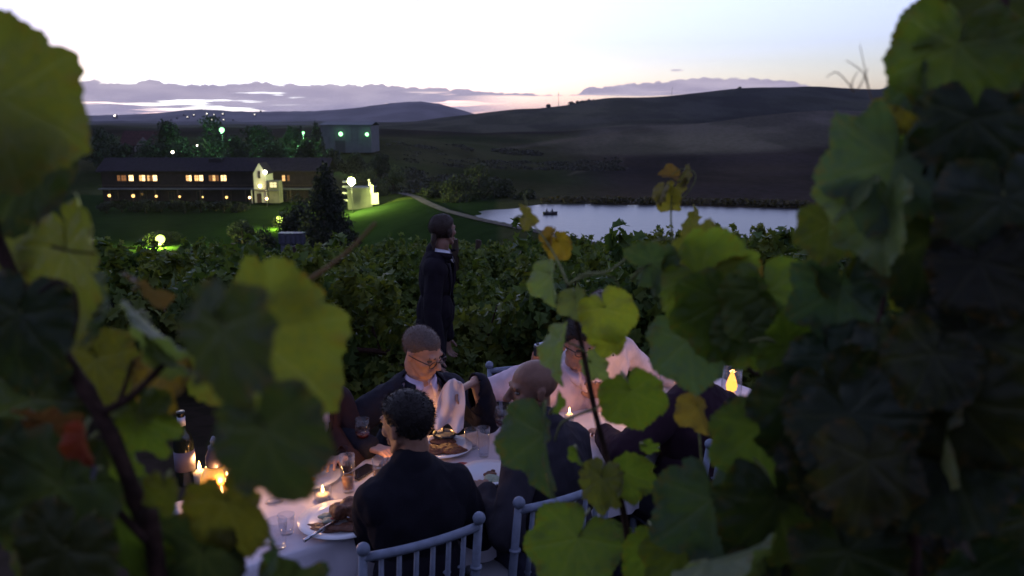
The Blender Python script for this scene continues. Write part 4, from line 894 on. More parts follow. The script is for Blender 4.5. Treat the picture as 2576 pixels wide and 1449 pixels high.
    if shirt:
        q = MB(); q.v, q.f = list(tors.v), list(tors.f)
        if not jacket: q.add(sleeves.v, sleeves.f)
        sm_ = remesh(q, 0.009, 3); fold(sm_, 0.005 if jacket else 0.009, 11, 5.0)
        if jacket:       # shirt sits just inside the jacket
            v, nn = mesh_np(sm_); v -= nn * 0.009; sm_.vertices.foreach_set('co', v.ravel()); sm_.update()
        so = link('shirt', sm_, cloth_mat('shirt', shirt, 0.2), root, True)
        if collar:
            cm = MB(); n_ = 26; vs, fs = [], []
            for i in range(n_ + 1):
                a = R(-164) + R(328) * i / n_; fr = abs(a) / R(164); up_ = nb + Vector((math.sin(a) * 0.066, -math.cos(a) * 0.066 + 0.012, 0.050 - 0.030 * fr ** 2)); lo = nb + Vector((math.sin(a) * (0.080 + 0.012 * fr ** 6), -math.cos(a) * 0.082 + 0.012 + 0.012 * fr ** 6, 0.012 - 0.038 * fr ** 2 - 0.03 * fr ** 8)); inn = nb + Vector((math.sin(a) * 0.062, -math.cos(a) * 0.062 + 0.012, 0.0))
                vs += [inn, up_, lo]
            for i in range(n_): k = i * 3; fs += [(k, k + 1, k + 4, k + 3), (k + 1, k + 2, k + 5, k + 4)]
            co = cm.add(vs, fs).build('collar', cloth_mat('collar', tuple(min(0.9, c * 1.1) for c in shirt), 0.1), so, True); md = co.modifiers.new('s', 'SOLIDIFY'); md.thickness = 0.003
            for k in range(4): MB().ball(chestc + A @ Vector((0.004, 0.112 * fat, 0.13 - 0.085 * k)), (0.006, 0.004, 0.006), 8, 6).build('button', Mt['metal'], so)
    if jacket:
        q = MB(); q.v, q.f = list(tors.v), list(tors.f); q.add(sleeves.v, sleeves.f)
        v0 = remesh(q, 0.009, 3); v, nn = mesh_np(v0); v += nn * 0.010; v0.vertices.foreach_set('co', v.ravel()); v0.update(); fold(v0, 0.012, 10, 8.0)
        if open_front:
            bm_ = bmesh.new(); bm_.from_mesh(v0); Ai = A.inverted(); kill = []
            for f in bm_.faces:
                c_ = Ai @ (f.calc_center_median() - chestc)
                wd = open_front * sm01(-0.30, 0.16, c_.z) + (0.02 if c_.z > 0.14 else 0)
                if c_.y > 0.02 and abs(c_.x) < wd: kill.append(f)
                elif c_.z > 0.185 and c_.y > -0.02 and abs(c_.x) < 0.085: kill.append(f)
            bmesh.ops.delete(bm_, geom=kill, context='FACES'); bm_.to_mesh(v0); bm_.free(); v0.update()
        jm = cloth_mat('jacket', jacket, 0.35, 260)
        jo = link('jacket', v0, jm, root, True); md = jo.modifiers.new('s', 'SOLIDIFY'); md.thickness = 0.005; md.offset = -1
        cv_, cf_ = [], []
        for i in range(25):
            a = R(-132) + R(264) * i / 24; fr = abs(a) / R(132)
            for (rr_, zz_) in ((0.070, 0.0), (0.074, 0.046 - 0.030 * fr), (0.094 + 0.012 * fr, 0.004 - 0.050 * fr ** 2)): cv_.append(nb + Vector((math.sin(a) * rr_, -math.cos(a) * rr_ + 0.004 + 0.02 * fr ** 3, zz_ - 0.004)))
        for i in range(24): k = i * 3; cf_ += [(k, k + 1, k + 4, k + 3), (k + 1, k + 2, k + 5, k + 4)]
        jc = MB().add(cv_, cf_).build('jacket_collar', jm, jo, True); md = jc.modifiers.new('s', 'SOLIDIFY'); md.thickness = 0.004
        if open_front:
            from mathutils.bvhtree import BVHTree
            bv = BVHTree.FromPolygons([Vector(x) for x in mesh_np(v0)[0]], [list(p.vertices) for p in v0.polygons])
            for s in (-1, 1):
                vs, fs = [], []
                for i in range(13):
                    z_ = 0.20 - 0.34 * i / 12; wd = open_front * sm01(-0.30, 0.16, z_) + (0.02 if z_ > 0.14 else 0); lw = 0.055 * math.sin(math.pi * min(1, (i + 1.5) / 12.5)) ** 0.6
                    for k in range(3):
                        lx = s * (wd - 0.014 + (lw + 0.014) * k / 2); o_ = chestc + A @ Vector((lx, 0.5, z_)); h_ = bv.ray_cast(o_, A @ Vector((0, -1, 0)))[0]
                        vs.append((h_ if h_ else chestc + A @ Vector((lx, 0.1, z_))) + A @ Vector((0, 0.007, 0)))
                for i in range(12):
                    for k in range(2): a = i * 3 + k; fs.append((a, a + 1, a + 4, a + 3))
                lo_ = MB().add(vs, fs).build('lapel', jm, jo, True); md = lo_.modifiers.new('s', 'SOLIDIFY'); md.thickness = 0.004
    if glasses:
        gm_ = MB()
        for s in (-1, 1):
            pts = [hc + H @ Vector((s * 0.034 + 0.025 * math.cos(a), 0.098 - abs(0.025 * math.cos(a)) * 0.1, -0.002 + 0.017 * math.sin(a))) for a in [2 * math.pi * k / 16 for k in range(17)]]
            gm_.tube(pts, 0.0022, 6); gm_.tube([hc + H @ Vector((s * 0.059, 0.094, 0.004)), hc + H @ Vector((s * 0.080, 0.04, 0.006)), hc + H @ Vector((s * 0.086, -0.008, 0.004))], 0.0022, 6)
        gm_.tube([hc + H @ Vector((-0.010, 0.101, 0.003)), hc + H @ Vector((0, 0.104, 0.006)), hc + H @ Vector((0.010, 0.101, 0.003))], 0.0022, 6)
        gm_.build('glasses', mat('spectacle_frame', (0.02, 0.012, 0.012), 0.4, 0.5), root, True)
    return root

WHITE_SH, LILAC = (0.62, 0.55, 0.66), (0.55, 0.46, 0.60)
def V3(x, y, z): return Vector((x, y, z))
# man with glasses, dark blazer, looking down, napkin in his left hand
hB = atY(1163, 975, 3.22)
person('man with glasses and cropped hair in a dark blazer, looking down', ST(1.52, 3.33), FARY, lean=20, head=(26, 24, 5), skin=(0.44, 0.25, 0.19), hair=(0.115, 0.085, 0.075), hair_thick=0.0035, slen=0.006,
       jacket=(0.016, 0.016, 0.026), shirt=LILAC, open_front=0.085, glasses=True, wrists={1: ST(1.20, 2.99, TZ + 0.055), -1: hB + V3(0.055, 0.05, 0.01)}, poles={-1: (-0.5, -0.1, -1.0), 1: (0.8, -0.4, -0.4)},
       hands={-1: (V3(-1, -0.5, -0.35), V3(0.1, -0.3, -1), 0.75)})
# back view of the man nearest the camera
gC = onT(956, 1238)
person('man with short dark hair seen from behind in a navy jacket', ST(1.06, 2.225), NEAR, lean=7, head=(20, 10, -3), skin=(0.30, 0.16, 0.11), hair=(0.018, 0.014, 0.014), hair_thick=0.009, slen=0.010,
       jacket=(0.011, 0.010, 0.016), shirt=(0.10, 0.10, 0.14), fat=0.90, twist=-8, wrists={-1: gC + V3(0.045, -0.06, 0.06), 1: ST(1.2, 2.50, TZ + 0.05)}, poles={-1: (-0.35, -0.3, -1.0), 1: (0.5, -0.3, -0.8)},
       hands={-1: (V3(-0.45, 0.85, 0.1), V3(0.7, 0.5, 0.0), 0.7)})
# shaved head, profile to the left, grey suit
person('man with a shaved head in a grey suit, turned to the left', ST(1.635, 2.265), NEAR, lean=9, twist=14, head=(74, 3, 0), head_off=(-0.01, 0.03, -0.006), skin=(0.20, 0.105, 0.075), hair=None, jacket=(0.030, 0.027, 0.036), shirt=(0.30, 0.30, 0.36), trousers=(0.07, 0.07, 0.11), fat=0.94, wrists={-1: atZ(1222, 1246, TZ + 0.045), 1: ST(1.76, 2.56, TZ + 0.06)}, poles={-1: (-0.6, -0.5, -0.8), 1: (0.25, -0.4, -1.0)})
# diner holding up a camera
hF = atY(1352, 893, 3.72)
person('diner in a pale pink shirt raising a small camera', ST(2.26, 3.20), FARY, lean=18, drop=0.07, side_lean=-6, head=(-14, 8, -4), skin=(0.40, 0.21, 0.15), hair=(0.03, 0.022, 0.02), hair_thick=0.016, slen=0.02, shirt=(0.66, 0.50, 0.56), glasses=True,
       wrists={1: hF + V3(-0.02, 0.02, -0.075), -1: ST(2.36, 2.93, TZ + 0.06)}, poles={1: (1.0, -0.1, -0.5)}, hands={1: (V3(0.25, -0.1, 1.0), V3(0.8, -0.5, 0.0), 0.6)})
person('diner in a white shirt with thin dark braces, behind the leaves', ST(2.55, 3.20), FARY, lean=6, drop=-0.02, head=(2, 10, 0), skin=(0.42, 0.22, 0.16), hair=(0.10, 0.08, 0.07), hair_thick=0.006, slen=0.008, shirt=(0.68, 0.58, 0.62), fat=1.05,
       wrists={1: ST(2.5, 2.92, TZ + 0.06), -1: ST(2.9, 2.92, TZ + 0.06)})
person('diner in a dark maroon jacket leaning right, seen from behind', ST(2.36, 2.265), NEAR, lean=10, side_lean=10, head=(-20, 5, 6), skin=(0.36, 0.2, 0.15), hair=(0.04, 0.03, 0.03), hair_thick=0.014, slen=0.016, jacket=(0.026, 0.012, 0.020), shirt=(0.2, 0.2, 0.24), fat=1.05,
       wrists={-1: ST(2.10, 2.55, TZ + 0.06), 1: ST(2.6, 2.55, TZ + 0.06)}, poles={-1: (-0.9, -0.4, -0.4)})
person('diner in a dark jacket and lilac shirt behind the big leaf', ST(1.00, 3.26), FARY, lean=4, head=(-10, 6, 0), skin=(0.42, 0.24, 0.18), hair=(0.06, 0.05, 0.05), jacket=(0.035, 0.018, 0.020), shirt=LILAC, open_front=0.085, wrists={1: ST(0.80, 2.98, TZ + 0.055), -1: ST(1.06, 2.94, TZ + 0.055)})
def mask_pulled(x, y, z):
    line = 0.070 if y > 0.045 else (0.018 + (y - 0.0) * 1.1 if y > 0.0 else -0.05)
    return sm01(line - 0.004, line + 0.014, z) * (1 if abs(x) < 0.09 else 0)
def bun(hc, H, hm, root): 
    b = MB(); b.cap(hc + H @ V3(0, -0.075, -0.02), 0.024, hc + H @ V3(0, -0.088, -0.06), 0.017); b.cap(hc + H @ V3(0, -0.088, -0.06), 0.016, hc + H @ V3(0, -0.085, -0.13), 0.006); b.build('ponytail', hm, root, True)
person('woman standing in a dark jacket and white collar by the vines', (atY(1088, 700, 5.12).xy.to_3d() + V3(0, 0, -0.10)), R(-94), lean=5, head=(52, 0, 0), skin=(0.24, 0.14, 0.11), hair=(0.045, 0.032, 0.028), hair_mask=mask_pulled, hair_thick=0.010, slen=0.008, jacket=(0.014, 0.011, 0.017), shirt=(0.62, 0.62, 0.70), trousers=(0.012, 0.01, 0.014), open_front=0.05,
       stand=True, group='standing staff', hair_extra=bun, fat=0.82, big=0.86)

# napkin in the raised hand
def rgrid(nx_, ny_, fn, name, m_, thick=0.002, parent=None):
    vs = [fn(i / nx_, j / ny_) for j in range(ny_ + 1) for i in range(nx_ + 1)]; fs = [(j * (nx_ + 1) + i, j * (nx_ + 1) + i + 1, (j + 1) * (nx_ + 1) + i + 1, (j + 1) * (nx_ + 1) + i) for j in range(ny_) for i in range(nx_)]
    o = MB().add(vs, fs).build(name, m_, parent, True); md = o.modifiers.new('s', 'SOLIDIFY'); md.thickness = thick; return o
nk0, nk1 = atY(1150, 962, 3.20), atY(1145, 1072, 3.20)
def nap(u_, v_):
    p = nk0.lerp(nk1, v_); wdt = 0.07 + 0.05 * min(1, v_ * 2.5) ** 0.7
    return p + V3((u_ - 0.62) * wdt - 0.012 * v_, 0.05 * noise.noise((u_ * 3.2, v_ * 2.0, 4.0)) * (0.5 + v_) + 0.010 * math.sin(u_ * 9 + v_ * 4) - 0.03 * u_ , 0.02 * math.sin(math.pi * u_) * (1 - v_) - 0.006 * math.cos(u_ * 7) * v_)
tag(rgrid(26, 22, nap, 'napkin', mat('napkin', (0.72, 0.64, 0.70), 0.9, 0.1, bump=0.2, bscale=60)), 'white napkin hanging from the raised hand of the man with glasses', 'napkin')
# small camera held up
cm_ = empty('compact_camera', atY(1366, 878, 3.70)); cm_.rotation_euler = (R(10), R(-6), R(28)); tag(cm_, 'small silver and black camera held up over the shaved head', 'camera')
MB().box((0, 0, 0), (0.095, 0.026, 0.055)).build('body', mat('camera_black', (0.02, 0.02, 0.025), 0.4, 0.5), cm_, bevel=0.006); MB().box((0.0, 0, 0.030), (0.085, 0.024, 0.006)).build('top_plate', mat('camera_silver', (0.5, 0.52, 0.58), 0.3, 0.5, metal=0.8), cm_, bevel=0.002)
MB().tube([(0.01, -0.012, -0.002), (0.01, -0.034, -0.002)], [0.021, 0.019], 20).build('lens', mat('lens_barrel', (0.15, 0.15, 0.17), 0.3, 0.6, metal=0.7), cm_)
MB().box((-0.03, 0, 0.036), (0.012, 0.010, 0.006)).build('shutter_button', Mt['metal'], cm_)



# ---------------------------------------------------------------- tableware
def thin_glass(name, tint=(1, 1, 1)):
    m = bpy.data.materials.new(name); m.use_nodes = True; n, l = m.node_tree.nodes, m.node_tree.links; n.remove(n['Principled BSDF'])
    tr = n.new('ShaderNodeBsdfTransparent'); tr.inputs[0].default_value = (*tint, 1); gl = n.new('ShaderNodeBsdfGlossy'); gl.inputs['Roughness'].default_value = 0.04
    lw = n.new('ShaderNodeLayerWeight'); lw.inputs[0].default_value = 0.5; mx = n.new('ShaderNodeMixShader'); fac_ = mth(n, l, 'ADD', mth(n, l, 'MULTIPLY', mth(n, l, 'POWER', lw.outputs['Facing'], 3.0), 0.55), 0.05); l.new(fac_, mx.inputs[0]); l.new(tr.outputs[0], mx.inputs[1]); l.new(gl.outputs[0], mx.inputs[2]); l.new(mx.outputs[0], n['Material Output'].inputs[0]); return m
Mt['glass'] = thin_glass('drinking_glass', (0.95, 0.96, 0.98)); Mt['china'] = mat('china', (0.74, 0.75, 0.80), 0.25, 0.5); Mt['steel'] = mat('cutlery', (0.62, 0.62, 0.66), 0.25, 0.5, metal=1.0)
Mt['wax'] = mat('wax', (0.8, 0.74, 0.6), 0.6, 0.3); Mt['flame'] = emit_mat('flame', (1.0, 0.55, 0.16), 26); Mt['cooked'] = mat('cooked_meat', (0.085, 0.032, 0.018), 0.5, 0.4, col2=(0.16, 0.06, 0.03), scale=60, bump=0.8, bscale=90)
Mt['wine'] = mat('wine', (0.05, 0.008, 0.012), 0.1, 0.6); Mt['beer'] = mat('amber_drink', (0.35, 0.16, 0.04), 0.1, 0.6)
def tumbler(label, p, h=0.13, r=0.033, drink=None, lev=0.3, group='glasses on the table'):
    root = empty('drinking_glass', p); tag(root, label, 'glass', group)
    MB().lathe([(0.0, 0.002), (r * 0.72, 0.002), (r * 0.78, 0.008), (r * 0.9, h * 0.5), (r, h), (r - 0.0022, h), (r * 0.9 - 0.0022, h * 0.5), (r * 0.70, 0.014), (0, 0.012)], n=28).build('bowl', Mt['glass'], root, True)
    if drink: MB().lathe([(0, 0.016), (r * 0.68, 0.016), (r * (0.7 + 0.2 * lev), h * lev), (0, h * lev)], n=24).build('drink', drink, root, True)
    return root
def stem_glass(label, p, h=0.19, r=0.038, drink=None, group='glasses on the table'):
    root = empty('wine_glass', p); tag(root, label, 'glass', group); k = h / 0.19
    MB().lathe([(0.0, 0.001), (0.034, 0.001), (0.032, 0.004), (0.006, 0.010), (0.0045, 0.05 * k), (0.006, 0.085 * k)], n=24).build('stem', Mt['glass'], root, True)
    MB().lathe([(0.006, 0.085 * k), (r * 0.75, 0.105 * k), (r, 0.135 * k), (r * 0.86, 0.19 * k), (r * 0.86 - 0.002, 0.19 * k), (r - 0.002, 0.135 * k), (r * 0.7, 0.11 * k), (0.004, 0.09 * k)], n=28).build('bowl', Mt['glass'], root, True)
    if drink: MB().lathe([(0.004, 0.091 * k), (r * 0.7, 0.107 * k), (r * 0.92, 0.127 * k), (0, 0.127 * k)], n=24).build('drink', drink, root, True)
    return root
def candle(label, p, power=1.6, r=0.03, h=0.045, tall=0.0, fl=1.0):
    root = empty('tealight_candle', p); tag(root, label, 'candle', 'candles on the table')
    MB().lathe([(0, 0.0), (r * 0.85, 0.0), (r, 0.006), (r * 1.06, h), (r * 1.02, h), (r * 0.95, 0.008), (0, 0.006)], n=20).build('holder', Mt['glass'], root, True)
    MB().lathe([(0, 0.007), (r * 0.8, 0.007), (r * 0.8, h * 0.5 + tall), (0, h * 0.5 + tall)], n=18).build('wax', Mt['wax'], root, True)
    z = h * 0.5 + tall
    MB().tube([(0, 0, z), (0.001, 0, z + 0.006)], 0.0008, 5).build('wick', Mt['metal'], root)
    MB().lathe([(0.0, z + 0.004), (0.0042 * fl, z + 0.009 * fl), (0.0048 * fl, z + 0.014 * fl), (0.0022 * fl, z + 0.026 * fl), (0.0, z + 0.034 * fl)], n=10).build('flame', Mt['flame'], root, True)
    L = bpy.data.lights.new('candle', 'POINT'); L.energy = power * 0.38; L.color = (1.0, 0.47, 0.15); L.shadow_soft_size = 0.006 * fl
    lo = bpy.data.objects.new('light', L); C.objects.link(lo); lo.parent = root; lo.location = (0, 0, z + 0.045 * fl); return root
def plate(label, p, r=0.135, oval=1.0, rz=0.0):
    root = empty('dinner_plate', p, rz); tag(root, label, 'plate', 'plates on the table'); root.scale = (1, oval, 1)
    MB().lathe([(0, 0.004), (r * 0.55, 0.004), (r * 0.62, 0.006), (r * 0.74, 0.014), (r, 0.020), (r, 0.0225), (r * 0.73, 0.0175), (r * 0.62, 0.0095), (0, 0.0075)], n=48).build('dish', Mt['china'], root, True); return root
def lump(name, label, p, size, m_, seed, cat='food', group='food on the plates'):
    mb = MB(); r_ = random.Random(seed)
    for k in range(9): mb.ball((r_.uniform(-.5, .5) * size[0], r_.uniform(-.5, .5) * size[1], r_.uniform(0.15, 0.6) * size[2]), (size[0] * r_.uniform(.25, .45), size[1] * r_.uniform(.25, .45), size[2] * r_.uniform(.25, .4)), 12, 8)
    me = remesh(mb, min(size) * 0.08, 1); fold(me, min(size) * 0.08, 60, seed, (1, 1, 1)); o = link(name, me, m_, None, True); o.location = p; tag(o, label, cat, group); return o
def knife(label, a, b_, name='knife'):
    root = empty(name, a); d = (b_ - a); L = d.length; root.rotation_euler = d.to_track_quat('X', 'Z').to_euler(); tag(root, label, name, 'cutlery on the table')
    if name == 'knife':
        MB().add([(L * .45, -0.001, -0.008), (L, -0.001, -0.004), (L * .98, -0.001, 0.005), (L * .45, -0.001, 0.009), (L * .45, 0.001, -0.008), (L, 0.001, -0.004), (L * .98, 0.001, 0.005), (L * .45, 0.001, 0.009)], [(0, 1, 2, 3), (7, 6, 5, 4), (0, 4, 5, 1), (1, 5, 6, 2), (2, 6, 7, 3), (3, 7, 4, 0)]).build('blade', Mt['steel'], root)
    else:
        for k in range(4): MB().tube([(L * .72, -0.009 + k * 0.006, 0.001), (L, -0.009 + k * 0.006, 0.006)], 0.0013, 5).build('tine', Mt['steel'], root)
        MB().box((L * .62, 0, 0.001), (L * .2, 0.022, 0.002)).build('neck', Mt['steel'], root)
    MB().tube([(0, 0, 0), (L * .2, 0, 0), (L * .52, 0, 0)], [0.007, 0.006, 0.004], 8).build('handle', Mt['steel'], root, True); return root
p = onT(862, 1318); plate('large white plate of roast meat in front of the man in navy', p, 0.155, 0.95)
lump('roast_meat', 'dark roast chunk on the large plate', p + V3(0.012, 0.02, 0.012), (0.085, 0.07, 0.075), Mt['cooked'], 3)
lump('meat_slice', 'brown meat slices lying on the large plate', p + V3(0.0, -0.045, 0.008), (0.15, 0.05, 0.022), Mt['cooked'], 4)
lump('tomato', 'small red tomato piece on the large plate', p + V3(-0.04, -0.015, 0.010), (0.03, 0.025, 0.02), mat('tomato', (0.35, 0.03, 0.02), 0.4, 0.5), 5)
lump('salad', 'pale salad leaves on the large plate', p + V3(-0.055, 0.0, 0.010), (0.05, 0.05, 0.02), mat('salad', (0.3, 0.32, 0.25), 0.6, 0.3, bump=0.5), 6)
q = onT(765, 1360, CZ + 0.03); knife('steel knife leaning on the rim of the large plate', q, p + V3(-0.01, -0.03, 0.03))
knife('second knife beyond the large plate', onT(775, 1290, CZ + 0.004), onT(835, 1272, CZ + 0.004))
knife('fork crossing the meat on the large plate', p + V3(0.12, -0.005, 0.03), p + V3(0.02, -0.02, 0.035), 'fork')
p = onT(775, 1208); plate('white plate half hidden by the big leaf', p, 0.13); lump('vegetables', 'orange vegetables on the half hidden plate', p + V3(-0.01, -0.02, 0.01), (0.05, 0.04, 0.022), mat('carrot', (0.45, 0.16, 0.03), 0.5, 0.4), 8); knife('fork on the half hidden plate', p + V3(-0.02, -0.06, 0.024), p + V3(0.06, 0.05, 0.024), 'fork'); knife('knife beside the half hidden plate', onT(765, 1240, CZ + .004), onT(830, 1222, CZ + .004))
p = onT(1112, 1133); plate('white plate of brown food before the man with glasses', p, 0.13); lump('meat_slice', 'brown slices on the plate of the man with glasses', p + V3(0, -0.005, 0.01), (0.15, 0.11, 0.03), Mt['cooked'], 9)
p = onT(1228, 1200); plate('white plate between the two men in the foreground', p, 0.12); lump('meat_slice', 'small dark scrap on the plate between the two men', p + V3(0.0, 0.0, 0.01), (0.04, 0.035, 0.02), Mt['cooked'], 10)
lump('salad', 'leftover salad on the plate between the two men', p + V3(0.03, -0.05, 0.01), (0.06, 0.05, 0.018), mat('salad_green', (0.30, 0.36, 0.26), 0.6, 0.3, bump=0.5), 12)
lump('bread', 'reddish scraps on the cloth beside the plate', onT(1178, 1178), (0.07, 0.04, 0.02), mat('scraps', (0.30, 0.07, 0.06), 0.7, 0.2), 13)
p = onT(1597, 1122); plate('white plate at the right end of the cloth', p, 0.12)
bl_ = empty('bowl', onT(1118, 1112)); tag(bl_, 'dark round bowl on the table by the napkin', 'bowl')
MB().lathe([(0, 0.0), (0.03, 0.0), (0.034, 0.006), (0.05, 0.03), (0.052, 0.045), (0.049, 0.045), (0.045, 0.03), (0.03, 0.008), (0, 0.007)], n=32).build('basin', mat('dark_glaze', (0.02, 0.022, 0.03), 0.2, 0.6), bl_, True); MB().lathe([(0, 0.03), (0.045, 0.03)], n=24).build('sauce', mat('sauce', (0.08, 0.09, 0.12), 0.15, 0.6), bl_)
tumbler('tall glass of amber drink beside the phone', onT(877, 1237), 0.15, 0.030, Mt['beer'], 0.42)
tumbler('tall glass at the elbow of the man in navy', onT(957, 1242), 0.14, 0.028, Mt['beer'], 0.75)
tumbler('empty tall glass right of the napkin', onT(1217, 1148), 0.13, 0.028)
stem_glass('wine glass of red behind the dark bowl', onT(1132, 1098), 0.17, 0.034, None)
tumbler('short empty glass between the napkin and the tall glass', onT(1186, 1128), 0.09, 0.03)
stem_glass('wine glass at the left elbow of the man with the shaved head', onT(1262, 1118), 0.17, 0.034, Mt['wine'])
stem_glass('wine glass of red past the amber drink', onT(915, 1150), 0.17, 0.034, Mt['wine'])
stem_glass('empty wine glass near the cluster of candles', onT(690, 1262), 0.18, 0.036)
stem_glass('round wine glass at the right end of the table', onT(1676, 1040), 0.19, 0.042)
stem_glass('second wine glass at the right end of the table', onT(1640, 1040), 0.17, 0.036)
tumbler('short glass catching candle glints on the left of the table', onT(700, 1378), 0.10, 0.034); tumbler('small glass behind the glinting one', onT(722, 1342), 0.07, 0.03)
tumbler('glass among the candles at the far left', onT(590, 1255), 0.12, 0.032, Mt['beer'], 0.5)
ph_ = empty('phone', onT(913, 1190), R(-28)); tag(ph_, 'black phone lying face up on the cloth', 'phone'); MB().box((0, 0, 0.006), (0.066, 0.132, 0.009)).build('case', mat('phone_case', (0.012, 0.012, 0.014), 0.3, 0.5), ph_, bevel=0.003); MB().box((0, 0, 0.0112), (0.060, 0.120, 0.001)).build('screen', dark_glass, ph_)
candle('lit tealight in a low glass in front of the half hidden plate', onT(813, 1258), 1.5, 0.032, 0.05, 0.0, 1.1)
candle('lit candle behind the glass of the man in navy', onT(985, 1195), 1.8, 0.028, 0.06)
candle('first lit candle of the cluster at the far left', onT(560, 1262), 3.0, 0.032, 0.05, 0.0, 1.3)
candle('second lit candle of the cluster at the far left', onT(600, 1225), 2.5, 0.032, 0.05, 0.0, 1.3)
candle('third lit candle of the cluster at the far left', onT(505, 1215), 2.5, 0.032, 0.06, 0.02, 1.3)
candle('lit candle before the man with glasses', onT(1105, 1102), 1.1, 0.02, 0.05, 0.02)
candle('lit candle in front of the pink shirt', onT(1432, 1072), 0.9, 0.022, 0.06, 0.03)
candle('lit candle near the braces of the man in white', onT(1560, 1035), 1.6, 0.022, 0.06, 0.02)
candle('lit candle by the round wine glass', onT(1655, 1030), 1.5, 0.024, 0.05, 0.0)
candle('lit candle nearest the diner in dark maroon', onT(1615, 1060), 1.5, 0.024, 0.05, 0.0)
# bottle at the left and the bright lantern at the right
bt = empty('wine_bottle', onT(470, 1215), 0); tag(bt, 'dark wine bottle with a pale neck band among the leaves', 'bottle')
MB().lathe([(0, 0.0), (0.036, 0.0), (0.038, 0.006), (0.038, 0.17), (0.030, 0.20), (0.0145, 0.225), (0.0135, 0.285), (0.0155, 0.287), (0.0155, 0.297), (0.0, 0.297)], n=28).build('body', mat('bottle_glass', (0.012, 0.016, 0.012), 0.1, 0.6), bt, True)
MB().lathe([(0.0385, 0.06), (0.0388, 0.06), (0.0388, 0.14), (0.0385, 0.14)], n=28).build('paper_label', mat('bottle_label', (0.14, 0.12, 0.16), 0.8, 0.2), bt, True); MB().lathe([(0.0145, 0.24), (0.0150, 0.24), (0.0150, 0.275), (0.0145, 0.275)], n=24).build('neck_band', mat('neck_foil', (0.5, 0.5, 0.6), 0.4, 0.5), bt, True)
ln = empty('lantern', onT(1838, 1012)); tag(ln, 'glass lantern with a tall bright flame behind the right leaves', 'lantern')
MB().lathe([(0, 0), (0.05, 0), (0.05, 0.012), (0, 0.012)], n=20).build('base', Mt['metal'], ln); MB().lathe([(0.045, 0.012), (0.052, 0.07), (0.048, 0.18), (0.046, 0.18), (0.050, 0.07), (0.043, 0.012)], n=24).build('chimney', Mt['glass'], ln, True)
MB().tube([(0, 0, 0.012), (0, 0, 0.05)], 0.022, 14).build('wax', Mt['wax'], ln); MB().lathe([(0, 0.05), (0.024, 0.066), (0.029, 0.088), (0.021, 0.120), (0.010, 0.150), (0, 0.172)], n=12).build('flame', emit_mat('big_flame', (1.0, 0.40, 0.06), 2.6), ln, True)
L = bpy.data.lights.new('lantern', 'POINT'); L.energy = 1.6; L.color = (1, 0.47, 0.15); L.shadow_soft_size = 0.02; lo = bpy.data.objects.new('light', L); C.objects.link(lo); lo.parent = ln; lo.location = (0, 0, 0.20)

al = empty('amber_lantern', onT(548, 1246)); tag(al, 'amber glass table lantern glowing between the left leaves', 'lantern')
MB().lathe([(0, 0), (0.062, 0), (0.062, 0.010), (0, 0.010)], n=24).build('base', Mt['metal'], al); MB().lathe([(0.058, 0.010), (0.064, 0.03), (0.058, 0.075), (0.040, 0.115), (0.030, 0.12), (0.028, 0.118), (0.038, 0.112), (0.055, 0.074), (0.061, 0.03), (0.055, 0.010)], n=28).build('glass_bowl', mat('amber_glass', (0.5, 0.24, 0.06), 0.2, 0.5, emit=(1.0, 0.42, 0.07), estr=0.7, var=0.3, scale=40), al, True)
MB().lathe([(0.03, 0.12), (0.034, 0.125), (0.034, 0.16), (0.022, 0.185), (0.022, 0.20), (0.0, 0.205)], n=20).build('cap', mat('lantern_cap', (0.10, 0.08, 0.12), 0.4, 0.5, metal=0.4), al, True); MB().lathe([(0, 0.205), (0.012, 0.205), (0.013, 0.222), (0.006, 0.236), (0, 0.24)], n=14).build('finial', mat('lantern_finial', (0.5, 0.5, 0.6), 0.3, 0.5), al, True)
L = bpy.data.lights.new('amber_lantern', 'POINT'); L.energy = 1.2; L.color = (1, 0.47, 0.12); L.shadow_soft_size = 0.03; lo = bpy.data.objects.new('light', L); C.objects.link(lo); lo.parent = al; lo.location = (0.03, -0.09, 0.07)
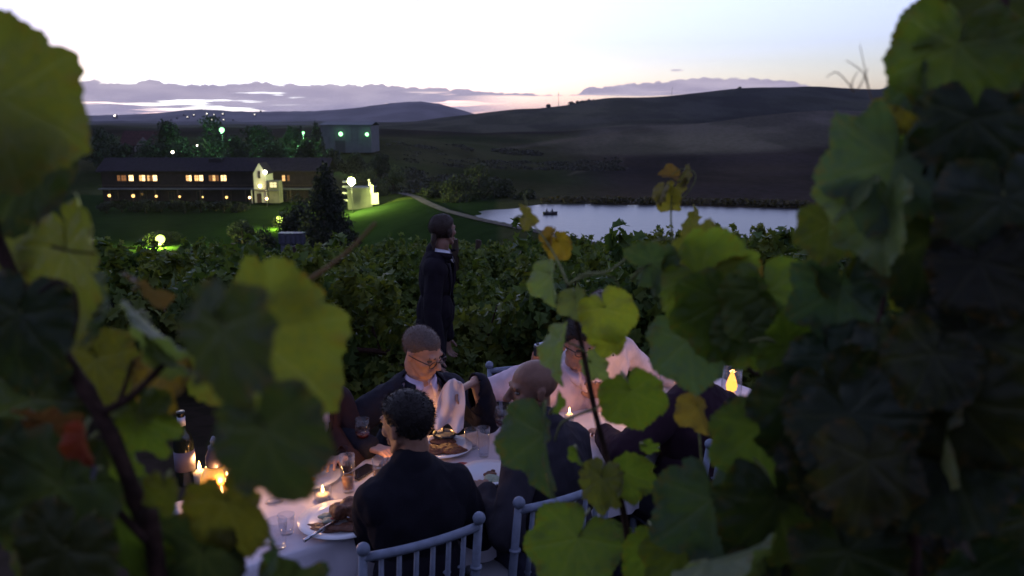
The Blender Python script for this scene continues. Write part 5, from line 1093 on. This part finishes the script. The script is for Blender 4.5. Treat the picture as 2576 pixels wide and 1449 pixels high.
# ---------------------------------------------------------------- the vines the picture is taken through
def leaf_mesh(seed, cup, fold_, droop, ripple, lobes=0.02):
    r_ = random.Random(seed)
    def side_():
        u = lambda a: r_.uniform(-a, a)
        dp = lobes
        k = [(0, 1.0), (14 + u(2), 0.93 + u(.03)), (29 + u(4), 0.86 - dp + u(.04)), (40, 0.88 + u(.03)), (52 + u(4), 0.92 + u(.05)), (66, 0.85 + u(.03)), (80 + u(5), 0.77 - dp * 0.8 + u(.04)), (94, 0.76 + u(.03)), (108 + u(5), 0.74 + u(.05)), (130, 0.66 + u(.05)), (152, 0.58 + u(.06)), (168, 0.46 + u(.05)), (180, 0.12)]
        teeth = []; a_ = u(3)
        while a_ < 186: w_ = r_.uniform(4.5, 10.5); teeth.append((a_, w_, r_.uniform(0.012, 0.06))); a_ += w_
        return [q[0] for q in k], [q[1] for q in k], teeth
    SD = {1: side_(), -1: side_()}
    nseg, nr = 200, 9; vs, fs, vein, rim = [], [], [], []
    bites = [(r_.uniform(-150, 150), r_.uniform(3, 8), r_.uniform(0.05, 0.2)) for _ in range(r_.randrange(0, 3))]
    vd = [math.radians(a) for a in (0, 51, -51, 108, -108)]
    ph_ = r_.uniform(0, 6)
    for j in range(nr + 1):
        f = (j / nr) ** 0.85
        for i in range(nseg):
            a = -180 + 360 * (i + 0.5) / nseg; sg = 1 if a >= 0 else -1; ka, kr, teeth = SD[sg]; rr = float(np.interp(abs(a), ka, kr))
            for (ta, tw_, th) in teeth:
                if ta <= abs(a) < ta + tw_:
                    q_ = (abs(a) - ta) / tw_; rr *= 1 + th * (q_ / 0.35 if q_ < 0.35 else (1 - q_) / 0.65) - 0.02; break
            for (ba, bw, bd) in bites: rr *= 1 - bd * math.exp(-((a - ba) / bw) ** 2)
            t_ = math.radians(a); x, y = math.sin(t_) * rr * f, math.cos(t_) * rr * f
            # veins
            dmin = 9
            for q in vd:
                lx, ly = math.sin(q), math.cos(q); along = x * lx + y * ly; off = abs(x * ly - y * lx)
                if along > -0.02: dmin = min(dmin, off / (0.016 + 0.012 * (1 - min(1, along))))
                side = abs(((along - off * 0.9) * 7.5) % 1.0 - 0.5) * 2
                if along > 0.1 and off < 0.32: dmin = min(dmin, 1.5 + side * 4.0 + off * 2)
            vein.append(math.exp(-dmin * dmin * 0.5)); rim.append(max(0, f - 0.72) / 0.28)
            z = cup * (x * x + 0.6 * (y - 0.2) ** 2) + fold_ * abs(x) - droop * max(0, y) ** 2 + ripple * f * f * noise.noise((x * 3.1 + seed, y * 3.1, 0.3)) + ripple * 0.35 * f * noise.noise((x * 7 + seed, y * 7, 1.9))
            vs.append(((x) / 1.5, (y - 0.27) / 1.5, z / 1.5))
    for j in range(nr):
        for i in range(nseg): k = (i + 1) % nseg; fs.append((j * nseg + i, j * nseg + k, (j + 1) * nseg + k, (j + 1) * nseg + i))
    me = bpy.data.meshes.new('leaf'); me.from_pydata(vs, [], fs); me.update()
    for nm, arr in (('vein', vein), ('rim', rim)): at_ = me.attributes.new(nm, 'FLOAT', 'POINT'); at_.data.foreach_set('value', arr)
    me.polygons.foreach_set('use_smooth', [True] * len(me.polygons)); me.materials.append(Mt['leaf']); return me
LEAVES = [leaf_mesh(1, 0.10, 0.05, 0.10, 0.14, 0.0), leaf_mesh(2, 0.20, 0.12, 0.20, 0.2, 0.06), leaf_mesh(3, -0.15, 0.10, 0.25, 0.22, 0.03), leaf_mesh(4, 0.25, 0.30, 0.30, 0.16, 0.04), leaf_mesh(5, -0.2, 0.35, 0.35, 0.22, 0.05), leaf_mesh(6, 0.05, 0.6, 0.5, 0.2, 0.02),
          leaf_mesh(7, 0.15, 0.08, 0.15, 0.18, 0.01), leaf_mesh(8, -0.1, 0.05, 0.3, 0.2, 0.10), leaf_mesh(9, -0.25, 0.15, 0.15, 0.24, 0.0), leaf_mesh(10, 0.3, 0.2, 0.1, 0.2, 0.07)]
ALT = {8: (8,), 0: (0, 6), 1: (1, 7, 9), 2: (2, 8), 3: (3,), 4: (4,), 5: (5,)}
OLIVE, GREEN, DARK, BROWN, PALE, RED, TEAL = (0.142, 0.152, 0.040), (0.100, 0.150, 0.036), (0.036, 0.052, 0.030), (0.16, 0.10, 0.030), (0.15, 0.19, 0.10), (0.28, 0.05, 0.03), (0.060, 0.095, 0.062)
def leaf(parent, px, py, size, rot_, d, color, tilt=0.0, axis=0.0, kind=None, flip=False, stem=True, to=None):
    """leaf of the given width on the frame's grid at depth d; rot_: way its tip points (0 up, 90 right); tilt about an axis in its plane"""
    c_ = atD(px, py, d); s = size * d / FPX
    a = R(rot_); tip = CU * math.cos(a) + CR * math.sin(a); nrm = -CF; side = tip.cross(nrm)
    B = Matrix((side, tip, nrm)).transposed()
    Tm = Matrix.Rotation(R(tilt), 3, Vector((math.sin(R(axis)), math.cos(R(axis)), 0)))
    B = B @ Tm @ Matrix.Rotation(R(rnd.uniform(-9, 9)), 3, 'X') @ Matrix.Rotation(R(rnd.uniform(-9, 9)), 3, 'Y')
    if flip: B = B @ Matrix.Rotation(math.pi, 3, 'Y')
    me = LEAVES[rnd.choice(ALT[kind if kind is not None else rnd.randrange(4)])]
    o = bpy.data.objects.new('leaf', me); C.objects.link(o); j = rnd.uniform(0.85, 1.18); o.color = (color[0] * j, color[1] * j * rnd.uniform(0.95, 1.06), color[2] * j, 1)
    o.parent = parent; o.matrix_world = parent.matrix_world.inverted() @ (Matrix.Translation(c_) @ (B * s).to_4x4()) if False else Matrix.Translation(c_ - parent.location) @ (B * s).to_4x4()
    if stem:
        base = c_ + B @ Vector((0, -0.20 * s, 0)); bk = to if to is not None else base - tip * s * 0.35 + CF * s * 0.3 + CU * (-0.1 * s)
        mid = base.lerp(bk, 0.5) + CU * 0.06 * s
        q = MB().tube([base - parent.location, mid - parent.location, bk - parent.location], [0.0016, 0.0018, 0.0022], 6).build('petiole', Mt['green_stem'], parent, True)
    return o
def cane(parent, pts, d, r0, r1, name='cane', m_=None, extra=None):
    P_ = [atD(x, y, d if not isinstance(d, (list, tuple)) else d[i]) for i, (x, y) in enumerate(pts)]
    if extra: P_ += extra
    # smooth the polyline
    Q = []
    for i in range(len(P_) - 1):
        p0, p1, p2, p3 = P_[max(i - 1, 0)], P_[i], P_[i + 1], P_[min(i + 2, len(P_) - 1)]
        for k in range(6): t = k / 6; Q.append(0.5 * ((2 * p1) + (p2 - p0) * t + (2 * p0 - 5 * p1 + 4 * p2 - p3) * t * t + (3 * p1 - p0 - 3 * p2 + p3) * t ** 3))
    Q.append(P_[-1]); n_ = len(Q); rr = [r0 + (r1 - r0) * i / (n_ - 1) for i in range(n_)]
    if r0 > 0.003: rr = [v * (1 + 0.22 * max(0, math.cos(i / 5.5 * 2 * math.pi)) ** 6) for i, v in enumerate(rr)]
    return MB().tube([q - parent.location for q in Q], rr, 9).build(name, m_ or Mt['cane'], parent, True)
def vine(label, px, py, d, group=None):
    p = atD(px, py, d); root = empty('grapevine', (p.x, p.y, ground_z(p.x, p.y))); tag(root, label, 'grapevine', group); return root
# --- left
lv_ = vine('large leaved vine filling the left foreground, thick dark cane', 395, 1449, 0.72)
D_ = 0.72
foot = [lv_.location + V3(0.01, 0.02, 0.45), lv_.location + V3(0, 0, -0.05)]
cane(lv_, [(-20, 560), (12, 650), (62, 745), (150, 880), (248, 1035), (308, 1165), (368, 1335), (398, 1449)], [D_] * 8, 0.0055, 0.0088, extra=foot)
cane(lv_, [(262, 1035), (330, 998), (400, 930), (448, 885)], 0.715, 0.0040, 0.0024, 'side_shoot'); cane(lv_, [(300, 1010), (318, 960), (335, 905)], 0.715, 0.0024, 0.0016, 'side_shoot')
cane(lv_, [(185, 1175), (250, 1235), (310, 1300), (372, 1362)], 0.70, 0.0022, 0.0042, 'side_shoot'); cane(lv_, [(100, 735), (150, 708), (188, 735), (196, 800), (180, 850)], 0.69, 0.0018, 0.0010, 'tendril')
cane(lv_, [(945, 560), (880, 628), (800, 690), (735, 728)], 0.80, 0.0016, 0.0026, 'side_shoot', mat('tan_stem', (0.20, 0.11, 0.045), 0.7, 0.2)); cane(lv_, [(735, 728), (640, 760), (560, 820), (470, 880)], [0.80, 0.78, 0.76, 0.72], 0.0026, 0.003, 'side_shoot')
cane(lv_, [(130, 620), (180, 632), (245, 638)], 0.70, 0.0016, 0.001, 'tendril')
for a in [(55, 275, 410, 118, 0.66, OLIVE, 16, 20, 0), (55, 440, 360, 205, 0.72, DARK, 15, 0, 1), (30, 300, 260, 230, 0.75, DARK, 30, 40, 2), (175, 690, 360, 165, 0.74, OLIVE, 30, 0, 0), (20, 640, 240, 190, 0.80, OLIVE, 20, 0, 1), (40, 850, 320, 190, 0.70, DARK, 15, 30, 2),
          (268, 785, 190, 95, 0.68, TEAL, 74, 90, 1), (400, 840, 200, 130, 0.70, PALE, 58, 20, 3), (700, 890, 425, 128, 0.78, OLIVE, 12, 0, 0), (684, 1135, 325, 162, 0.52, (0.040, 0.054, 0.028), 16, 20, 2), (560, 885, 350, 182, 0.50, (0.040, 0.054, 0.028), 26, 0, 8), (585, 1305, 235, 165, 0.72, (0.13, 0.12, 0.03), 12, 0, 0),
          (365, 1075, 190, 160, 0.76, GREEN, 15, 0, 1), (390, 965, 190, 200, 0.78, BROWN, 25, 30, 2), (140, 1300, 430, 190, 0.70, (0.05, 0.075, 0.026), 12, 0, 0), (300, 1350, 300, 175, 0.74, GREEN, 18, 0, 1), (215, 1120, 130, 170, 0.68, RED, 45, 0, 3), (120, 1062, 150, 100, 0.74, (0.16, 0.07, 0.05), 55, 0, 4),
          (500, 1445, 300, 190, 0.74, DARK, 12, 0, 0), (400, 1400, 230, 170, 0.78, DARK, 25, 0, 1), (60, 1060, 330, 200, 0.82, DARK, 20, 0, 2), (415, 1248, 120, 180, 0.70, OLIVE, 30, 0, 1), (760, 1500, 240, 100, 0.78, DARK, 35, 20, 2), (695, 1392, 150, 100, 0.74, TEAL, 70, 90, 1), (770, 728, 110, 95, 0.80, BROWN, 60, 60, 4), (375, 735, 130, 100, 0.82, (0.10, 0.06, 0.045), 60, 30, 4),
          (430, 900, 150, 140, 0.71, PALE, 62, 0, 3), (150, 1440, 330, 200, 0.66, (0.055, 0.065, 0.024), 20, 0, 2), (320, 1200, 190, 150, 0.82, GREEN, 20, 0, 0), (-40, 1200, 300, 160, 0.72, DARK, 10, 0, 1), (240, 950, 260, 185, 0.82, (0.10, 0.10, 0.03), 20, 0, 2), (60, 760, 300, 180, 0.86, (0.11, 0.11, 0.03), 10, 0, 0), (240, 1195, 40, 200, 0.66, (0.10, 0.09, 0.2), 60, 0, 1)]:
    px, py, sz, ro, d, col, ti, ax_, kd = a; leaf(lv_, px, py, sz, ro, d, col, ti, ax_, kd)
# --- middle
cv = vine('slender vine shoot rising in the middle in front of the diners', 1590, 1449, 1.22)
foot = [atD(1605, 1600, 1.22), cv.location + V3(0, 0, 0.2), cv.location + V3(0, 0, -0.05)]
cane(cv, [(1428, 715), (1440, 775), (1456, 835), (1474, 920), (1498, 1040), (1530, 1160), (1562, 1260), (1580, 1360), (1592, 1449)], 1.22, 0.0030, 0.0068, extra=foot)
cane(cv, [(1428, 720), (1470, 690), (1530, 682), (1590, 640), (1645, 607), (1700, 600)], [1.22, 1.2, 1.2, 1.2, 1.2, 1.2], 0.0024, 0.0014, 'side_shoot', Mt['green_stem']); cane(cv, [(1440, 708), (1500, 690), (1545, 700), (1560, 735)], 1.19, 0.0014, 0.0008, 'tendril', Mt['green_stem'])
cane(cv, [(1490, 1030), (1450, 1045), (1412, 1065), (1395, 1110)], 1.18, 0.0022, 0.0014, 'tendril', Mt['green_stem']); cane(cv, [(1495, 1035), (1525, 990), (1535, 950)], 1.2, 0.002, 0.0014, 'tendril', Mt['green_stem']); cane(cv, [(1470, 885), (1450, 870), (1430, 862)], 1.2, 0.002, 0.0014, 'tendril', Mt['green_stem'])
for a in [(1385, 715, 125, 175, 1.2, PALE, 58, 0, 3), (1532, 800, 145, 158, 1.16, (0.22, 0.25, 0.045), 8, 0, 0), (1530, 858, 95, 200, 1.19, (0.25, 0.28, 0.05), 20, 0, 1), (1412, 895, 160, 188, 1.18, PALE, 70, 0, 3), (1450, 768, 90, 170, 1.2, PALE, 45, 0, 3), (1594, 1012, 168, 165, 1.16, (0.125, 0.175, 0.036), 14, 0, 0),
          (1497, 925, 85, 140, 1.25, PALE, 40, 30, 2), (1365, 1138, 262, 186, 1.15, TEAL, 68, 0, 3), (1508, 1228, 140, 185, 1.17, (0.13, 0.14, 0.05), 45, 0, 2), (1597, 1198, 125, 110, 1.2, GREEN, 15, 0, 1), (1435, 1392, 230, 205, 1.15, GREEN, 25, 20, 0),
          (1455, 1150, 60, 170, 1.2, GREEN, 60, 0, 3), (1660, 1410, 190, 170, 1.15, GREEN, 15, 0, 1), (1760, 1045, 120, 170, 1.2, (0.2, 0.14, 0.05), 58, 0, 3), (1545, 1350, 100, 120, 1.3, DARK, 40, 0, 2), (1400, 1010, 60, 30, 1.22, GREEN, 60, 0, 3), (1636, 1128, 50, 120, 1.22, GREEN, 45, 0, 1),
          (1325, 548, 66, 100, 1.3, (0.16, 0.14, 0.045), 62, 60, 4), (1412, 622, 74, 150, 1.28, (0.24, 0.15, 0.03), 20, 0, 1), (1385, 600, 60, 200, 1.28, (0.22, 0.13, 0.03), 50, 0, 3)]:
    px, py, sz, ro, d, col, ti, ax_, kd = a; leaf(cv, px, py, sz, ro, d, col, ti, ax_, kd)
cane(cv, [(1428, 715), (1405, 660), (1370, 600), (1340, 560), (1318, 490)], [1.22, 1.25, 1.28, 1.3, 1.3], 0.0022, 0.0010, 'side_shoot', Mt['green_stem'])
# --- small upright shoot in front of the lake
sv = vine('thin young shoot with curled yellow leaves against the lake', 1690, 700, 1.45)
cane(sv, [(1690, 490), (1688, 530), (1690, 580), (1705, 700), (1730, 900)], 1.45, 0.0012, 0.003, 'shoot', Mt['green_stem'], extra=[atD(1760, 1449, 1.45), sv.location + V3(0, 0, -0.05)])
cane(sv, [(1692, 512), (1725, 490), (1748, 455), (1745, 432), (1715, 425), (1690, 440)], 1.45, 0.0014, 0.0008, 'tendril', Mt['green_stem'])
for a in [(1690, 500, 75, 150, 1.45, (0.2, 0.17, 0.05), 55, 40, 3), (1662, 488, 60, 210, 1.45, (0.15, 0.13, 0.06), 66, 0, 4), (1712, 470, 62, 60, 1.46, (0.10, 0.09, 0.05), 60, 0, 4), (1682, 440, 55, 290, 1.45, (0.15, 0.09, 0.03), 50, 0, 3), (1745, 560, 90, 20, 1.4, (0.14, 0.13, 0.05), 50, 0, 2), (1725, 440, 60, 40, 1.46, (0.08, 0.07, 0.05), 62, 0, 4)]:
    px, py, sz, ro, d, col, ti, ax_, kd = a; leaf(sv, px, py, sz, ro, d, col, ti, ax_, kd, stem=False)
# --- right
rv2 = vine('dense leafy vine filling the right foreground', 2330, 1449, 0.85)
DR = 0.82
cane(rv2, [(2530, -60), (2520, 170), (2500, 345), (2440, 520), (2350, 750), (2290, 880), (2250, 1010), (2240, 1200), (2300, 1449)], [0.78, 0.78, 0.78, 0.8, 0.82, 0.84, 0.86, 0.86, 0.86], 0.0036, 0.0075, extra=[rv2.location + V3(0, 0, 0.3), rv2.location + V3(0, 0, -0.05)])
cane(rv2, [(2225, 745), (2212, 800), (2190, 870), (2180, 960)], 0.84, 0.0022, 0.004, 'side_shoot'); cane(rv2, [(2380, 880), (2290, 980), (2180, 1075), (2120, 1130)], 0.78, 0.0030, 0.0026, 'side_shoot')
cane(rv2, [(2140, 900), (2020, 920), (1900, 940), (1760, 800), (1700, 700)], [0.95, 1.0, 1.05, 1.1, 1.12], 0.0034, 0.002, 'side_shoot'); cane(rv2, [(2250, 1010), (2100, 1100), (1950, 1180), (1830, 1280)], [0.86, 0.95, 1.0, 1.0], 0.004, 0.002, 'side_shoot')
for pts in ([(2195, 260), (2186, 225), (2176, 175), (2163, 112)], [(2186, 228), (2172, 185), (2150, 165), (2128, 152)], [(2150, 232), (2130, 205), (2105, 182), (2085, 190), (2080, 196)], [(2140, 228), (2146, 200), (2160, 178)], [(2158, 228), (2172, 198), (2184, 170)]):
    cane(rv2, pts, 1.0, 0.0009, 0.0004, 'tendril', mat('dry_tendril', (0.22, 0.15, 0.10), 0.8, 0.2))
cane(rv2, [(2350, 400), (2290, 330), (2230, 270), (2195, 255)], [0.8, 0.9, 0.98, 1.0], 0.0024, 0.0012, 'side_shoot', mat('tan_shoot', (0.2, 0.12, 0.06), 0.8, 0.2))
for a in [(2395, 165, 315, 195, 0.78, (0.07, 0.095, 0.026), 12, 0, 0), (2500, 50, 300, 180, 0.80, (0.035, 0.045, 0.024), 15, 0, 1), (2500, 240, 210, 160, 0.84, (0.03, 0.034, 0.022), 30, 0, 2), (2570, 330, 200, 190, 0.80, DARK, 30, 0, 1), (2300, 118, 80, 270, 0.80, TEAL, 60, 0, 3), (2300, 225, 130, 188, 0.80, TEAL, 72, 0, 3), (2242, 300, 120, 200, 0.84, (0.15, 0.13, 0.03), 35, 0, 2), (2205, 315, 80, 170, 0.84, (0.17, 0.10, 0.03), 45, 0, 4),
          (2235, 455, 330, 200, 0.80, TEAL, 28, 30, 1), (2085, 592, 165, 190, 0.86, (0.08, 0.10, 0.03), 20, 0, 0), (2225, 575, 240, 184, 0.79, PALE, 76, 0, 3), (2375, 450, 310, 170, 0.84, (0.06, 0.085, 0.026), 15, 0, 0), (2330, 655, 290, 190, 0.80, (0.03, 0.042, 0.024), 14, 0, 2), (2530, 560, 340, 175, 0.72, (0.045, 0.058, 0.045), 18, 0, 1), (2130, 500, 150, 210, 0.80, PALE, 66, 20, 3), (2420, 330, 260, 200, 0.88, DARK, 20, 0, 1),
          (1800, 715, 250, 120, 1.02, (0.15, 0.19, 0.04), 15, 0, 0), (1745, 705, 170, 150, 1.08, DARK, 20, 0, 2), (1660, 655, 150, 60, 1.05, TEAL, 60, 80, 1), (1810, 800, 240, 190, 1.0, GREEN, 12, 0, 0), (1940, 775, 240, 165, 0.98, GREEN, 15, 0, 1), (1735, 892, 215, 172, 1.05, (0.085, 0.125, 0.085), 44, 0, 0), (1905, 850, 200, 150, 0.98, (0.07, 0.105, 0.03), 14, 0, 2), (2110, 765, 235, 185, 0.88, TEAL, 24, 0, 1),
          (2235, 700, 175, 160, 0.86, (0.13, 0.14, 0.032), 24, 0, 0), (2010, 880, 205, 110, 0.94, (0.10, 0.15, 0.03), 20, 0, 1), (2085, 838, 110, 40, 0.90, PALE, 76, 0, 3), (1912, 1120, 250, 178, 0.94, (0.09, 0.13, 0.045), 10, 0, 0), (1790, 1310, 290, 178, 0.96, TEAL, 25, 20, 1), (1970, 1310, 320, 165, 0.90, (0.04, 0.058, 0.024), 12, 0, 2), (2305, 1115, 330, 186, 0.78, (0.20, 0.21, 0.15), 70, 0, 3), (2270, 935, 275, 170, 0.82, (0.08, 0.10, 0.07), 30, 20, 1),
          (2055, 1065, 310, 165, 0.90, DARK, 12, 0, 2), (1835, 1400, 260, 55, 0.86, PALE, 66, 20, 3), (2140, 940, 230, 190, 0.88, (0.045, 0.06, 0.028), 20, 0, 1), (1850, 690, 150, 60, 1.04, BROWN, 30, 0, 1), (1760, 640, 190, 30, 1.06, (0.11, 0.11, 0.035), 30, 0, 2), (2060, 690, 120, 330, 0.9, (0.12, 0.12, 0.03), 35, 0, 1), (2190, 1010, 260, 185, 0.86, TEAL, 35, 0, 2), (2220, 1240, 300, 180, 0.86, DARK, 15, 0, 0), (1720, 1420, 200, 165, 1.0, (0.075, 0.10, 0.026), 15, 0, 0)]:
    px, py, sz, ro, d, col, ti, ax_, kd = a; leaf(rv2, px, py, sz, ro, d, col, ti, ax_, kd)
rr_ = random.Random(11)
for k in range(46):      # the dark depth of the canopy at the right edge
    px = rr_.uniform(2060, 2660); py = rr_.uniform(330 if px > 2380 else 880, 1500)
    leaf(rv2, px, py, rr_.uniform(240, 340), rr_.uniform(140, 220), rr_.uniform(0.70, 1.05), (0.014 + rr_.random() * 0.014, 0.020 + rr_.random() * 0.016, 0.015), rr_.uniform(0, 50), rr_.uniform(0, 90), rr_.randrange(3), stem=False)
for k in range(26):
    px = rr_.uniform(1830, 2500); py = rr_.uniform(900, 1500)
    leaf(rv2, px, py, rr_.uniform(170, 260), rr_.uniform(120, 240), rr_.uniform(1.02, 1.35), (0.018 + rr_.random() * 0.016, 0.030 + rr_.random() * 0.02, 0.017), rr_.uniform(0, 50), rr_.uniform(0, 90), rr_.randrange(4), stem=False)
# ---------------------------------------------------------------- evening haze
hz = MB().box((0, 4550, 30), (14600, 9300, 190)).build('haze', None)
hm_ = bpy.data.materials.new('haze'); hm_.use_nodes = True; n, l = hm_.node_tree.nodes, hm_.node_tree.links; n.remove(n['Principled BSDF'])
pv = n.new('ShaderNodeVolumePrincipled'); pv.inputs['Color'].default_value = (0.80, 0.78, 0.95, 1); pv.inputs['Density'].default_value = 0.00005; pv.inputs['Anisotropy'].default_value = 0.2
l.new(pv.outputs[0], n['Material Output'].inputs['Volume']); hz.data.materials.clear(); hz.data.materials.append(hm_); tag(hz, 'thin evening haze over the whole valley', 'haze', kind='stuff')
scene.cycles.volume_bounces = 0
